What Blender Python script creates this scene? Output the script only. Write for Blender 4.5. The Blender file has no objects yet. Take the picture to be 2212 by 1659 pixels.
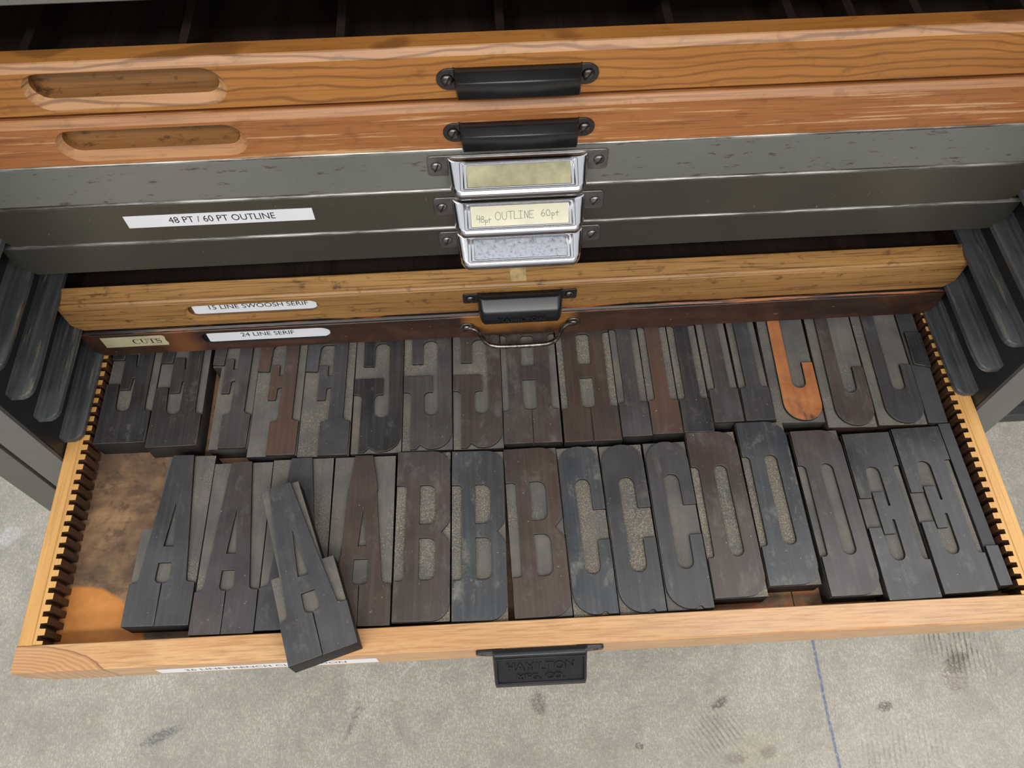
import bpy, bmesh, math, random
from math import sin, cos, pi, radians
from mathutils import Vector, Matrix

# ------------------------------------------------------------------ camera
scene = bpy.context.scene
W_PX, H_PX = 2212, 1659
F_PX = 1708.7
YAW, PITCH, ROLL = 0.05458, 1.04868, -0.006132
CAM = Vector((-0.03063, -0.13228, 0.62325))
cam_data = bpy.data.cameras.new('camera')
cam_data.sensor_fit = 'HORIZONTAL'
cam_data.sensor_width = 36.0
cam_data.lens = 36.0 * F_PX / W_PX
cam_data.clip_start = 0.01
cam = bpy.data.objects.new('camera', cam_data)
scene.collection.objects.link(cam)
fw = Vector((sin(YAW) * cos(PITCH), cos(YAW) * cos(PITCH), -sin(PITCH)))
rt = Vector((cos(YAW), -sin(YAW), 0))
up = rt.cross(fw)
r2 = cos(ROLL) * rt + sin(ROLL) * up
u2 = -sin(ROLL) * rt + cos(ROLL) * up
m3 = Matrix((r2, u2, -fw)).transposed()
cam.matrix_world = Matrix.Translation(CAM) @ m3.to_4x4()
scene.camera = cam

# ------------------------------------------------------------------ world, lights, exposure
world = bpy.data.worlds.new('room_light')
scene.world = world
world.use_nodes = True
bg = world.node_tree.nodes['Background']
_wn, _wl = world.node_tree.nodes, world.node_tree.links
_tc = _wn.new('ShaderNodeTexCoord'); _sx = _wn.new('ShaderNodeSeparateXYZ'); _rp = _wn.new('ShaderNodeValToRGB')
_wl.new(_tc.outputs['Generated'], _sx.inputs[0])
_mr = _wn.new('ShaderNodeMapRange'); _mr.inputs[1].default_value = -1; _mr.inputs[2].default_value = 1
_wl.new(_sx.outputs[2], _mr.inputs[0]); _wl.new(_mr.outputs[0], _rp.inputs[0])
_e = _rp.color_ramp.elements
while len(_e) < 5: _e.new(.5)
for _k, (_p, _c) in zip(_e, ((0, .35), (.5, .30), (.62, .62), (.75, 1.05), (1, 1.15))):
    _k.position = _p; _k.color = (_c * .95, _c * .98, _c, 1)
_wl.new(_rp.outputs[0], bg.inputs[0])
bg.inputs[1].default_value = 0.74

def ceiling_lamp(name, loc, sx, sy, power, col=(1.0, 0.97, 0.92)):
    l = bpy.data.lights.new(name, 'AREA')
    l.shape = 'RECTANGLE'; l.size = sx; l.size_y = sy
    l.energy = power; l.color = col
    o = bpy.data.objects.new(name, l)
    scene.collection.objects.link(o)
    o.location = loc
    return o
ceiling_lamp('ceiling_lamp', (1.25, 0.45, 2.35), 1.3, 0.45, 16)
ceiling_lamp('ceiling_lamp', (-0.6, -1.45, 2.2), 3.6, 0.35, 62)
ceiling_lamp('ceiling_lamp', (0.6, -2.8, 2.2), 3.6, 0.35, 52)

vs = scene.view_settings
vs.view_transform = 'Standard'
vs.look = 'None'
vs.gamma = 1.0
vs.exposure = 0.0
vs.use_curve_mapping = False

# ------------------------------------------------------------------ materials
def srgb(r, g, b):
    def f(c):
        c /= 255.0
        return c / 12.92 if c <= 0.04045 else ((c + 0.055) / 1.055) ** 2.4
    return (f(r), f(g), f(b), 1.0)

class Mat:
    """small helper around a node tree"""
    def __init__(self, name, rough=0.5, metal=0.0, spec=0.5):
        self.m = bpy.data.materials.new(name)
        self.m.use_nodes = True
        self.nt = self.m.node_tree
        self.b = self.nt.nodes['Principled BSDF']
        self.b.inputs['Roughness'].default_value = rough
        self.b.inputs['Metallic'].default_value = metal
        self.b.inputs['Specular IOR Level'].default_value = spec
        self._co = None
    def n(self, t, **kw):
        nd = self.nt.nodes.new(t)
        for k, v in kw.items():
            setattr(nd, k, v)
        return nd
    def l(self, a, b):
        self.nt.links.new(a, b)
    def co(self, scale=(1, 1, 1), rnd=True, rot=(0, 0, 0)):
        tc = self.n('ShaderNodeTexCoord')
        mp = self.n('ShaderNodeMapping')
        mp.inputs['Scale'].default_value = scale
        mp.inputs['Rotation'].default_value = rot
        if rnd:
            oi = self.n('ShaderNodeObjectInfo')
            mu = self.n('ShaderNodeMath', operation='MULTIPLY'); mu.inputs[1].default_value = 37.0
            self.l(oi.outputs['Random'], mu.inputs[0])
            self.l(mu.outputs[0], mp.inputs['Location'])
        self.l(tc.outputs['Object'], mp.inputs['Vector'])
        return mp.outputs['Vector']
    def noise(self, vec, scale, detail=4, rough=0.55, dist=0.0):
        nd = self.n('ShaderNodeTexNoise')
        nd.inputs['Scale'].default_value = scale
        nd.inputs['Detail'].default_value = detail
        nd.inputs['Roughness'].default_value = rough
        nd.inputs['Distortion'].default_value = dist
        self.l(vec, nd.inputs['Vector'])
        return nd.outputs['Fac']
    def ramp(self, fac, stops, interp='LINEAR'):
        nd = self.n('ShaderNodeValToRGB')
        cr = nd.color_ramp
        cr.interpolation = interp
        while len(cr.elements) < len(stops):
            cr.elements.new(0.5)
        for e, (p, c) in zip(cr.elements, stops):
            e.position = p
            e.color = c if len(c) == 4 else (*c, 1)
        self.l(fac, nd.inputs[0])
        return nd.outputs[0]
    def sramp(self, fac, a, b):
        return self.ramp(fac, [(a, (0, 0, 0, 1)), (b, (1, 1, 1, 1))])
    def mix(self, fac, a, b, mode='MIX'):
        nd = self.n('ShaderNodeMix', data_type='RGBA', blend_type=mode)
        for sock, v in ((nd.inputs[0], fac), (nd.inputs[6], a), (nd.inputs[7], b)):
            if isinstance(v, (tuple, float, int)):
                sock.default_value = v
            else:
                self.l(v, sock)
        return nd.outputs[2]
    def math(self, op, a, b=None, c=None):
        nd = self.n('ShaderNodeMath', operation=op)
        for i, v in enumerate((a, b, c)):
            if v is None: continue
            if isinstance(v, (float, int)):
                nd.inputs[i].default_value = v
            else:
                self.l(v, nd.inputs[i])
        return nd.outputs[0]
    def color(self, c):
        if isinstance(c, tuple): self.b.inputs['Base Color'].default_value = c
        else: self.l(c, self.b.inputs['Base Color'])
    def rough(self, r):
        self.l(r, self.b.inputs['Roughness'])
    def bump(self, h, strength=0.3, dist=0.001):
        nd = self.n('ShaderNodeBump')
        nd.inputs['Strength'].default_value = strength
        nd.inputs['Distance'].default_value = dist
        self.l(h, nd.inputs['Height'])
        self.l(nd.outputs[0], self.b.inputs['Normal'])

def maprange(M, v, a, b, c=0.0, d=1.0):
    nd = M.n('ShaderNodeMapRange')
    nd.inputs[1].default_value = a; nd.inputs[2].default_value = b
    nd.inputs[3].default_value = c; nd.inputs[4].default_value = d
    M.l(v, nd.inputs[0])
    return nd.outputs[0]

def type_face(name, c1, c2, c3, wear=(138, 134, 126), wamt=0.62, rough=0.40, spec=0.5, scuff=0.35):
    M = Mat(name, rough, 0, spec)
    v = M.co((1, 1, 1))
    a = M.noise(v, 18, 5, 0.6)
    col = M.mix(M.sramp(a, 0.36, 0.66), srgb(*c1), srgb(*c2))
    b = M.noise(v, 9, 4, 0.55, 0.8)
    col = M.mix(M.sramp(b, 0.48, 0.70), col, srgb(*c3))
    gr = M.noise(M.co((300, 12, 12)), 1.0, 4, 0.6)
    col = M.mix(M.math('MULTIPLY', M.sramp(gr, 0.45, 0.85), 0.14), col, srgb(*wear))
    # cloudy smears
    cl = M.noise(M.co((1.7, 1, 1), rot=(0, 0, 0.4)), 34, 8, 0.74, 0.25)
    col = M.mix(M.math('MULTIPLY', M.sramp(cl, wamt - .06, wamt + .12), scuff), col, srgb(*wear))
    # thin scratches in two directions
    for rz, sd in ((0.9, 3.1), (-0.35, 7.7)):
        sc = M.noise(M.co((260, 9, 30), rot=(0, sd * 0, rz)), 1.0, 3, 0.55, 0.3)
        col = M.mix(M.math('MULTIPLY', M.sramp(sc, .74, .78), 0.4), col, srgb(*wear))
    sp = M.noise(v, 460, 2, 0.5)
    col = M.mix(M.sramp(sp, 0.745, 0.765), col, srgb(168, 160, 140))
    M.color(col)
    M.rough(maprange(M, a, 0.3, 0.7, rough - 0.10, rough + 0.12))
    M.bump(M.noise(v, 160, 4, 0.6), 0.10, 0.0006)
    return M.m

FACE = {
    'slate':  type_face('ink_slate', (58, 58, 61), (74, 74, 78), (66, 63, 64)),
    'black':  type_face('ink_black', (42, 42, 44), (56, 56, 58), (52, 48, 49)),
    'blue':   type_face('ink_blue_black', (54, 58, 63), (72, 75, 79), (60, 62, 65), (156, 152, 140), 0.60, scuff=0.5),
    'brown':  type_face('ink_brown', (68, 57, 54), (82, 70, 66), (64, 61, 64), wamt=0.58),
    'umber':  type_face('ink_umber', (68, 55, 49), (82, 66, 57), (60, 54, 54)),
    'rust':   type_face('ink_red_brown', (94, 70, 58), (78, 62, 55), (68, 62, 62)),
    'mixed':  type_face('ink_grey_brown', (64, 60, 62), (78, 74, 76), (78, 66, 62)),
}
def orange_face():
    M = Mat('bare_orange_wood', 0.42)
    v = M.co((1, 1, 1))
    a = M.noise(v, 30, 5, 0.6)
    col = M.mix(M.sramp(a, 0.35, 0.65), srgb(190, 126, 80), srgb(160, 100, 62))
    g = M.noise(M.co((200, 12, 12)), 1.0, 4, 0.6)
    col = M.mix(M.math('MULTIPLY', M.sramp(g, 0.4, 0.8), 0.35), col, srgb(120, 68, 42))
    s = M.noise(v, 38, 5, 0.65, 0.8)
    tc = M.n('ShaderNodeTexCoord'); sx = M.n('ShaderNodeSeparateXYZ'); M.l(tc.outputs['Object'], sx.inputs[0])
    low = maprange(M, sx.outputs[1], 0.035, 0.005)
    s2 = M.math('ADD', M.sramp(s, 0.5, 0.62), 0.0)
    col = M.mix(M.math('MULTIPLY', M.math('MULTIPLY', s2, low), 0.8), col, srgb(66, 56, 54))
    sp = M.noise(v, 300, 3, 0.6)
    col = M.mix(M.math('MULTIPLY', M.sramp(sp, 0.66, 0.72), 0.5), col, srgb(80, 52, 40))
    M.color(col)
    return M.m
FACE['orange'] = orange_face()

def recess(dust=0.8, lo=.44, name='dusty_routed_ground'):
    M = Mat(name, 0.85, 0, 0.2)
    v = M.co((1, 1, 1))
    a = M.noise(v, 26, 4, 0.6)
    col = M.mix(M.sramp(a, 0.35, 0.68), srgb(92, 90, 89), srgb(114, 109, 102))
    g = M.noise(M.co((220, 16, 16)), 1.0, 4, 0.6)
    col = M.mix(M.math('MULTIPLY', M.sramp(g, 0.42, 0.8), 0.35), col, srgb(66, 69, 71))
    s = M.noise(v, 900, 3, 0.7)
    big = M.noise(v, 17, 3, 0.55)
    col = M.mix(M.math('MULTIPLY', M.math('MULTIPLY', M.sramp(s, 0.50 if dust > .85 else 0.52, 0.66), M.sramp(big, lo, lo + .2)), dust), col, srgb(164, 150, 122))
    M.color(col)
    M.bump(M.noise(v, 500, 4, 0.6), 0.35, 0.0006)
    return M.m
RECESS = recess()
RECESS_TAN = recess(1.0, .30, 'tan_dusted_routed_ground')
def plain(name, c, rough=0.5, metal=0.0, var=0.25, scale=30, spec=0.5, c2=None, bump=0.0):
    M = Mat(name, rough, metal, spec)
    v = M.co((1, 1, 1))
    a = M.noise(v, scale, 5, 0.6)
    dark = srgb(*[x * (1 - var) for x in c]) if c2 is None else srgb(*c2)
    M.color(M.mix(M.sramp(a, 0.3, 0.7), dark, srgb(*c)))
    if bump: M.bump(M.noise(v, scale * 8, 4, 0.6), bump, 0.0008)
    return M.m
SIDE = plain('type_block_side', (50, 48, 47), 0.65, 0, 0.3, 40, 0.3)
SIDE_BROWN = plain('type_block_side_brown', (62, 44, 38), 0.65, 0, 0.3, 40, 0.3)
SIDE_GREY = plain('type_block_side_grey', (70, 68, 64), 0.7, 0, 0.3, 40, 0.3)
WALLM = plain('routed_wall', (58, 54, 48), 0.8, 0, 0.3, 60, 0.2)
SLATE_LOW = plain('slate_low_ground', (76, 77, 78), 0.6, 0, 0.2, 40, 0.35)

def wood(name, light, dark, pore, axis='x', rough=0.38, grain=1.0, pores=0.5, wear=None, wamt=0.6, spots=0.0, figure=0.0, fine=1.0):
    M = Mat(name, rough, 0, 0.45)
    def sc(a, b):
        return {'x': (a, b, b), 'y': (b, a, b), 'z': (b, b, a)}[axis]
    v = M.co(sc(2.2, 26), True)
    n1 = M.noise(v, 1.3, 5, 0.6, 0.6)
    col = M.mix(M.sramp(n1, 0.3, 0.7), srgb(*dark), srgb(*light))
    if figure:
        w = M.n('ShaderNodeTexWave', wave_type='BANDS', bands_direction='Z' if axis != 'z' else 'X')
        w.inputs['Scale'].default_value = 5; w.inputs['Distortion'].default_value = 11
        w.inputs['Detail'].default_value = 2.5; w.inputs['Detail Scale'].default_value = 0.55
        M.l(M.co(sc(3.2, 9), True), w.inputs['Vector'])
        col = M.mix(M.math('MULTIPLY', M.sramp(w.outputs['Fac'], 0.75, 0.98), figure), col, srgb(*pore))
    n2 = M.noise(M.co(sc(11 * fine, 420 * fine), True), 1.0, 3, 0.6)
    col = M.mix(M.math('MULTIPLY', M.sramp(n2, 0.5, 0.68), pores), col, srgb(*pore))
    big = M.noise(M.co((1, 1, 1), True), 5, 3, 0.5)
    col = M.mix(M.math('MULTIPLY', M.sramp(big, 0.45, 0.7), 0.35), col, srgb(*dark))
    if wear:
        n3 = M.noise(M.co(sc(9, 300), True), 1.0, 4, 0.7)
        col = M.mix(M.math('MULTIPLY', M.sramp(n3, wamt, wamt + 0.06), 0.75), col, srgb(*wear))
    if spots:
        n4 = M.noise(M.co((1, 1.5, 1.5), True), 70, 4, 0.65)
        col = M.mix(M.math('MULTIPLY', M.sramp(n4, 0.58, 0.7), spots), col, srgb(*[x * 0.75 for x in pore]))
    M.color(col)
    M.rough(maprange(M, n1, 0.3, 0.7, rough - 0.06, rough + 0.1))
    M.bump(n2, 0.18 * grain, 0.0006)
    return M.m
OAK1 = wood('honey_oak', (190, 130, 66), (164, 104, 48), (108, 68, 38), pores=0.32, figure=0.6, spots=0.3, fine=1.3)
OAK2 = wood('orange_oak', (182, 120, 70), (152, 94, 52), (102, 62, 38), pores=0.55, wear=(216, 172, 126), wamt=0.555, spots=0.25, fine=1.4)
OAK3 = wood('worn_brown_oak', (180, 136, 80), (142, 100, 54), (78, 52, 32), pores=0.75, spots=0.7, fine=1.7)
OAK4 = wood('dark_red_brown_wood', (84, 50, 33), (56, 33, 25), (32, 21, 18), pores=0.5, wear=(168, 98, 54), wamt=0.70, spots=0.6, rough=0.36)
CHAMFER = wood('worn_highlit_oak_edge', (204, 158, 114), (178, 128, 86), (112, 78, 58), pores=0.5, figure=0.7, spots=0.3, rough=0.32)  # worn lighter wood, with the chamfer's highlight painted into the colour
CHAMFER2 = wood('worn_highlit_orange_oak_edge', (194, 144, 100), (166, 114, 72), (108, 70, 48), pores=0.55, spots=0.3, rough=0.32)  # same for the orange oak: wear plus painted highlight
SLOTDARK = wood('darkened_slot_wood', (156, 110, 62), (120, 82, 46), (66, 46, 32), pores=0.4, spots=0.8, rough=0.45)  # darker wood for the deep part of the slot
SLOTDARK2 = wood('dark_slot_wood', (120, 84, 50), (86, 58, 36), (48, 34, 26), pores=0.4, spots=0.8, rough=0.5)  # darker still, for the brown oak drawer's slot
MAPLE = wood('pale_maple', (222, 172, 114), (198, 142, 86), (164, 108, 62), pores=0.4, rough=0.34, spots=0.06)
MAPLE_Y = wood('pale_maple_side', (226, 178, 110), (206, 152, 86), (160, 110, 60), axis='y', pores=0.4, rough=0.4, spots=0.12)
INNER = wood('dark_drawer_inside', (48, 31, 23), (30, 20, 16), (16, 11, 9), axis='y', rough=0.6)
COMB_SIDE = wood('dark_comb_wood', (98, 66, 44), (62, 42, 31), (34, 25, 21), axis='z', rough=0.55, spots=0.5)  # darker wood for comb sides and notches, below the pale top

def tray_floor():
    M = Mat('stained_drawer_bottom', 0.6, 0, 0.3)
    v = M.co((1, 1, 1), False)
    g = M.noise(M.co((9, 70, 10), False), 1.6, 5, 0.6)
    col = M.mix(M.sramp(g, 0.3, 0.7), srgb(134, 104, 78), srgb(172, 136, 100))
    st = M.noise(v, 16, 6, 0.65, 0.5)
    col = M.mix(M.math('MULTIPLY', M.sramp(st, 0.44, 0.62), 0.8), col, srgb(82, 68, 58))
    st2 = M.noise(M.co((1, 1, 1), True), 60, 5, 0.7)
    col = M.mix(M.math('MULTIPLY', M.sramp(st2, 0.53, 0.64), 0.65), col, srgb(66, 54, 47))
    # clean orange patch with a round outline at the front left
    tc = M.n('ShaderNodeTexCoord')
    sub = M.n('ShaderNodeVectorMath', operation='DISTANCE'); sub.inputs[1].default_value = (-0.385, 0.018, -0.026)
    wob = M.n('ShaderNodeVectorMath', operation='ADD')
    nz = M.n('ShaderNodeTexNoise'); nz.inputs['Scale'].default_value = 30
    M.l(tc.outputs['Object'], nz.inputs['Vector'])
    sc = M.n('ShaderNodeVectorMath', operation='SCALE'); sc.inputs['Scale'].default_value = 0.012
    M.l(nz.outputs['Color'], sc.inputs[0]); M.l(tc.outputs['Object'], wob.inputs[0]); M.l(sc.outputs[0], wob.inputs[1])
    M.l(wob.outputs[0], sub.inputs[0])
    patch = maprange(M, sub.outputs['Value'], 0.064, 0.061)
    og = M.noise(M.co((60, 60, 60), False), 1.5, 4, 0.6)
    ocol = M.mix(M.sramp(og, 0.3, 0.7), srgb(206, 138, 72), srgb(190, 122, 60))
    col = M.mix(patch, col, ocol)
    # bare reddish boards showing near the front on the right
    sx = M.n('ShaderNodeSeparateXYZ'); M.l(tc.outputs['Object'], sx.inputs[0])
    rx = M.math('MULTIPLY', maprange(M, sx.outputs[0], 0.12, 0.15), M.sramp(M.noise(v, 40, 3, 0.5), 0.42, 0.5))
    col = M.mix(M.math('MULTIPLY', rx, 0.7), col, srgb(182, 112, 66))
    seam = M.math('LESS_THAN', M.math('ABSOLUTE', M.math('SUBTRACT', sx.outputs[0], 0.219)), 0.0005)
    col = M.mix(seam, col, srgb(40, 28, 22))
    M.color(col)
    M.bump(st2, 0.3, 0.0006)
    return M.m
TRAY_FLOOR = tray_floor()

def painted(name, c, c2, edge=(150, 150, 148), rough=0.4, scr=0.66, rust=(66, 52, 46), ramt=0.5, metal=0.0, spec=0.5):
    M = Mat(name, rough, metal, spec)
    v = M.co((1, 1, 1))
    a = M.noise(v, 7, 4, 0.55)
    col = M.mix(M.sramp(a, 0.3, 0.7), srgb(*c), srgb(*c2))
    s = M.noise(M.co((28, 28, 90), rot=(0, 0.5, 0)), 2.4, 5, 0.7)
    col = M.mix(M.math('MULTIPLY', M.sramp(s, scr, scr + 0.05), ramt), col, srgb(*rust))
    s2 = M.noise(M.co((70, 70, 30), rot=(0, 0.4, 0)), 4.0, 4, 0.7)
    col = M.mix(M.math('MULTIPLY', M.sramp(s2, 0.69, 0.74), 0.55), col, srgb(*edge))
    M.color(col)
    M.bump(M.noise(v, 420, 3, 0.5), 0.1, 0.0004)
    return M.m
PAINT1 = painted('grey_green_paint', (104, 106, 100), (118, 119, 112), scr=0.60, rust=(60, 54, 50), ramt=0.7)
PAINT2 = painted('olive_drab_paint', (62, 58, 50), (74, 69, 59), rough=0.33)
PAINT3 = painted('dark_olive_paint', (56, 54, 48), (66, 64, 57), rough=0.33)
PAINT_CASE = painted('grey_cabinet_paint', (96, 97, 95), (108, 108, 104), rough=0.45)
PAINT_POST = painted('green_grey_paint', (84, 86, 78), (98, 98, 90), rough=0.5, scr=0.68)
PAINT_DARK = painted('dark_grey_paint', (54, 55, 56), (66, 66, 66), rough=0.4)
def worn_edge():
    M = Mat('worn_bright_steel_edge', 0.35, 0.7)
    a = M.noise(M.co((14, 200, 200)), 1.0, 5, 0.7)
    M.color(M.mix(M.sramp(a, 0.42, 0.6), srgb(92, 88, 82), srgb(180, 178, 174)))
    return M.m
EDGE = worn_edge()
PANEL_IN = painted('black_panel_paint', (40, 41, 44), (50, 51, 54), rough=0.4, edge=(110, 104, 92), scr=0.7, rust=(80, 56, 40))
def runner_mat():
    M = Mat('black_worn_runner_wood', 0.45, 0, 0.45)
    v = M.co((60, 6, 60))
    a = M.noise(v, 1.5, 5, 0.65)
    col = M.mix(M.sramp(a, 0.35, 0.7), srgb(58, 61, 65), srgb(96, 99, 100))
    b = M.noise(M.co((110, 9, 110)), 1.4, 5, 0.7, 0.4)
    col = M.mix(M.sramp(b, 0.57, 0.68), col, srgb(134, 124, 106))
    M.color(col)
    M.bump(b, 0.4, 0.001)
    return M.m
RUNNER = runner_mat()
BLACK_METAL = plain('black_enamel', (32, 33, 36), 0.27, 0.0, 0.3, 60, 0.6)
IRON = plain('worn_iron', (168, 160, 150), 0.26, 0.95, 0.6, 200, 0.5, c2=(44, 40, 37))
CAST = plain('black_cast_iron', (32, 33, 37), 0.33, 0.0, 0.25, 120, 0.6, bump=0.15)
CHROME = Mat('chrome', 0.13, 1.0); CHROME.color(srgb(212, 212, 216)); CHROME = CHROME.m
NICKEL = plain('dull_nickel', (150, 148, 146), 0.35, 0.9, 0.25, 90)
SCREW = plain('screw_steel', (128, 122, 118), 0.32, 0.9, 0.5, 200)
def brushed():
    M = Mat('galvanised_plate', 0.3, 0.85)
    a = M.noise(M.co((1, 1, 1)), 380, 4, 0.6)
    b = M.noise(M.co((20, 90, 90)), 1.0, 3, 0.6)
    M.color(M.mix(M.sramp(a, 0.2, 0.8), srgb(108, 112, 120), srgb(158, 162, 172)))
    M.rough(maprange(M, a, 0.3, 0.7, 0.22, 0.5))
    M.bump(a, 0.3, 0.0003)
    return M.m
GALV = brushed()
BRASSCARD = plain('tarnished_yellow_card', (188, 182, 146), 0.3, 0.35, 0.25, 55)
CARD = plain('cream_card', (236, 230, 204), 0.5, 0, 0.07, 40)
PAPER = plain('white_paper', (238, 240, 246), 0.55, 0, 0.02, 40)
AGED = plain('aged_cream_paper', (208, 196, 160), 0.6, 0, 0.16, 60)
INK = plain('black_print', (30, 30, 32), 0.6, 0, 0.05)
PENCIL = plain('pencil', (96, 92, 80), 0.6, 0, 0.05)
TAPE = plain('old_yellow_tape', (206, 178, 122), 0.55, 0, 0.3, 120)
DARKGROOVE = plain('groove_black', (20, 17, 16), 0.7, 0, 0.2)  # near-black for screw slots and the dark drawer's paper slot
def dark_front():
    M = Mat('dark_varnished_front', 0.36, 0, 0.5)
    g = M.noise(M.co((3, 34, 34), False), 1.4, 5, 0.6, 0.5)
    c = M.mix(M.sramp(g, 0.35, 0.7), srgb(46, 31, 25), srgb(74, 48, 34))
    m_ = M.noise(M.co((1, 1.6, 1.6), False), 19, 4, 0.6, 0.4)
    c = M.mix(M.math('MULTIPLY', M.sramp(m_, 0.52, 0.68), 0.38), c, srgb(104, 66, 42))
    f = M.noise(M.co((26, 60, 60), False), 3.0, 4, 0.7)
    c = M.mix(M.math('MULTIPLY', M.sramp(f, 0.68, 0.71), 0.75), c, srgb(176, 112, 72))
    tc = M.n('ShaderNodeTexCoord'); sx = M.n('ShaderNodeSeparateXYZ'); M.l(tc.outputs['Object'], sx.inputs[0])
    X = sx.outputs[0]; Z = sx.outputs[2]
    wob = M.math('MULTIPLY', M.math('SUBTRACT', M.noise(M.co((1, 1, 1), False), 45, 3, 0.5), 0.5), 0.016)
    inx = maprange(M, M.math('ADD', M.math('ABSOLUTE', X), wob), .056, .046)
    inz = maprange(M, M.math('ADD', Z, wob), -.016, -.002)
    c = M.mix(M.math('MULTIPLY', M.math('MULTIPLY', inx, inz), 0.85), c, srgb(158, 106, 48))
    # worn patch by the paper slot
    d = M.math('ABSOLUTE', M.math('ADD', M.math('ADD', X, .3195), wob))
    c = M.mix(M.math('MULTIPLY', maprange(M, d, .022, .004), 0.5), c, srgb(150, 92, 54))
    M.color(c)
    M.rough(maprange(M, f, 0.3, 0.7, 0.28, 0.5))
    M.bump(f, 0.2, 0.0006)
    return M.m
OAK4 = dark_front()
STRIP = wood('black_and_orange_bead', (46, 32, 25), (26, 22, 22), (16, 13, 13), wear=(190, 112, 56), wamt=0.54, pores=0.3)  # black wood with orange streaks

# ------------------------------------------------------------------ helpers
col = scene.collection
def link_mesh(name, me, parent=None, mats=()):
    o = bpy.data.objects.new(name, me)
    col.objects.link(o)
    for m in mats:
        if m and len(me.materials) < len(mats): me.materials.append(m)
    if parent is not None: o.parent = parent
    return o
def finish(name, bm, mats, parent=None, smooth=False):
    me = bpy.data.meshes.new(name)
    bmesh.ops.recalc_face_normals(bm, faces=bm.faces[:])
    if smooth:
        for f in bm.faces: f.smooth = True
    bm.to_mesh(me); bm.free()
    return link_mesh(name, me, parent, mats if isinstance(mats, (list, tuple)) else (mats,))
def empty(name, loc=(0, 0, 0), parent=None):
    o = bpy.data.objects.new(name, None)
    o.empty_display_size = 0.05
    col.objects.link(o)
    o.location = loc
    if parent: o.parent = parent
    return o
def tag(o, label=None, cat=None, group=None, kind=None):
    if label: o['label'] = label
    if cat: o['category'] = cat
    if group: o['group'] = group
    if kind: o['kind'] = kind
    return o
def add_box(bm, x0, x1, y0, y1, z0, z1, mi=0):
    vs_ = [bm.verts.new((x, y, z)) for x in (x0, x1) for y in (y0, y1) for z in (z0, z1)]
    fs = [(0, 1, 3, 2), (4, 6, 7, 5), (0, 4, 5, 1), (2, 3, 7, 6), (0, 2, 6, 4), (1, 5, 7, 3)]
    for f in fs:
        bm.faces.new([vs_[i] for i in f]).material_index = mi
def add_prism(bm, pts, axis, a, b, mi=0):
    """pts: 2-D polygon; axis x: (y,z) profile run along x; y: (x,z) along y; z: (x,y) along z"""
    def P(p, t):
        return {'x': (t, p[0], p[1]), 'y': (p[0], t, p[1]), 'z': (p[0], p[1], t)}[axis]
    A = [bm.verts.new(P(p, a)) for p in pts]
    B = [bm.verts.new(P(p, b)) for p in pts]
    n = len(pts)
    fs = [bm.faces.new(A[::-1]), bm.faces.new(B)]
    for i in range(n):
        fs.append(bm.faces.new((A[i], A[(i + 1) % n], B[(i + 1) % n], B[i])))
    for f in fs: f.material_index = mi
def bevel_bm(bm, w, seg=2, ang=30):
    bmesh.ops.recalc_face_normals(bm, faces=bm.faces[:])
    es = [e for e in bm.edges if len(e.link_faces) == 2 and e.calc_face_angle(0) > radians(ang)]
    bmesh.ops.bevel(bm, geom=es, offset=w, segments=seg, profile=0.7, affect='EDGES', clamp_overlap=True)
def eval_mesh(o):
    dg = bpy.context.evaluated_depsgraph_get()
    me = bpy.data.meshes.new_from_object(o.evaluated_get(dg))
    bpy.data.objects.remove(o, do_unlink=True)
    return me
def rounded(pts, seg=6):
    """pts (u,v) or (u,v,r): replace corners with arcs of radius r"""
    out = []
    n = len(pts)
    for i, p in enumerate(pts):
        r = p[2] if len(p) > 2 else 0
        P = Vector(p[:2]); A = Vector(pts[i - 1][:2]); B = Vector(pts[(i + 1) % n][:2])
        if r <= 0:
            out.append(P); continue
        da, db = (A - P), (B - P)
        la, lb = da.length, db.length
        da.normalize(); db.normalize()
        c = max(-0.9999, min(0.9999, da.dot(db)))
        th = math.acos(c)
        t = r / math.tan(th / 2)
        t2 = min(t, la * 0.5 if len(pts[i - 1]) > 2 and pts[i - 1][2] else la, lb * 0.5 if len(pts[(i + 1) % n]) > 2 and pts[(i + 1) % n][2] else lb)
        rr = t2 * math.tan(th / 2)
        T1 = P + da * t2; T2 = P + db * t2
        ce = P + (da + db).normalized() * (rr / math.sin(th / 2))
        a1 = math.atan2(T1.y - ce.y, T1.x - ce.x); a2 = math.atan2(T2.y - ce.y, T2.x - ce.x)
        d = (a2 - a1 + pi) % (2 * pi) - pi
        for k in range(seg + 1):
            a = a1 + d * k / seg
            out.append(Vector((ce.x + rr * cos(a), ce.y + rr * sin(a))))
    return out
def plate(loops, z0, z1, bev=0.0, scale=1.0):
    """solid plate between z0 and z1 whose outline is loops[0] with holes loops[1:]"""
    cu = bpy.data.curves.new('tmp', 'CURVE')
    cu.dimensions = '2D'; cu.fill_mode = 'BOTH'
    h = (z1 - z0) / 2
    cu.extrude = h - bev; cu.bevel_depth = bev; cu.bevel_resolution = 1; cu.offset = -bev
    for lp in loops:
        s = cu.splines.new('POLY'); s.use_cyclic_u = True
        s.points.add(len(lp) - 1)
        for q, p in zip(s.points, lp):
            q.co = (p[0] * scale, p[1] * scale, 0, 1)
    o = bpy.data.objects.new('tmp', cu); col.objects.link(o)
    me = eval_mesh(o)
    bpy.data.curves.remove(cu)
    me.transform(Matrix.Translation((0, 0, (z0 + z1) / 2)))
    me.materials.clear()
    return me
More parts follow.
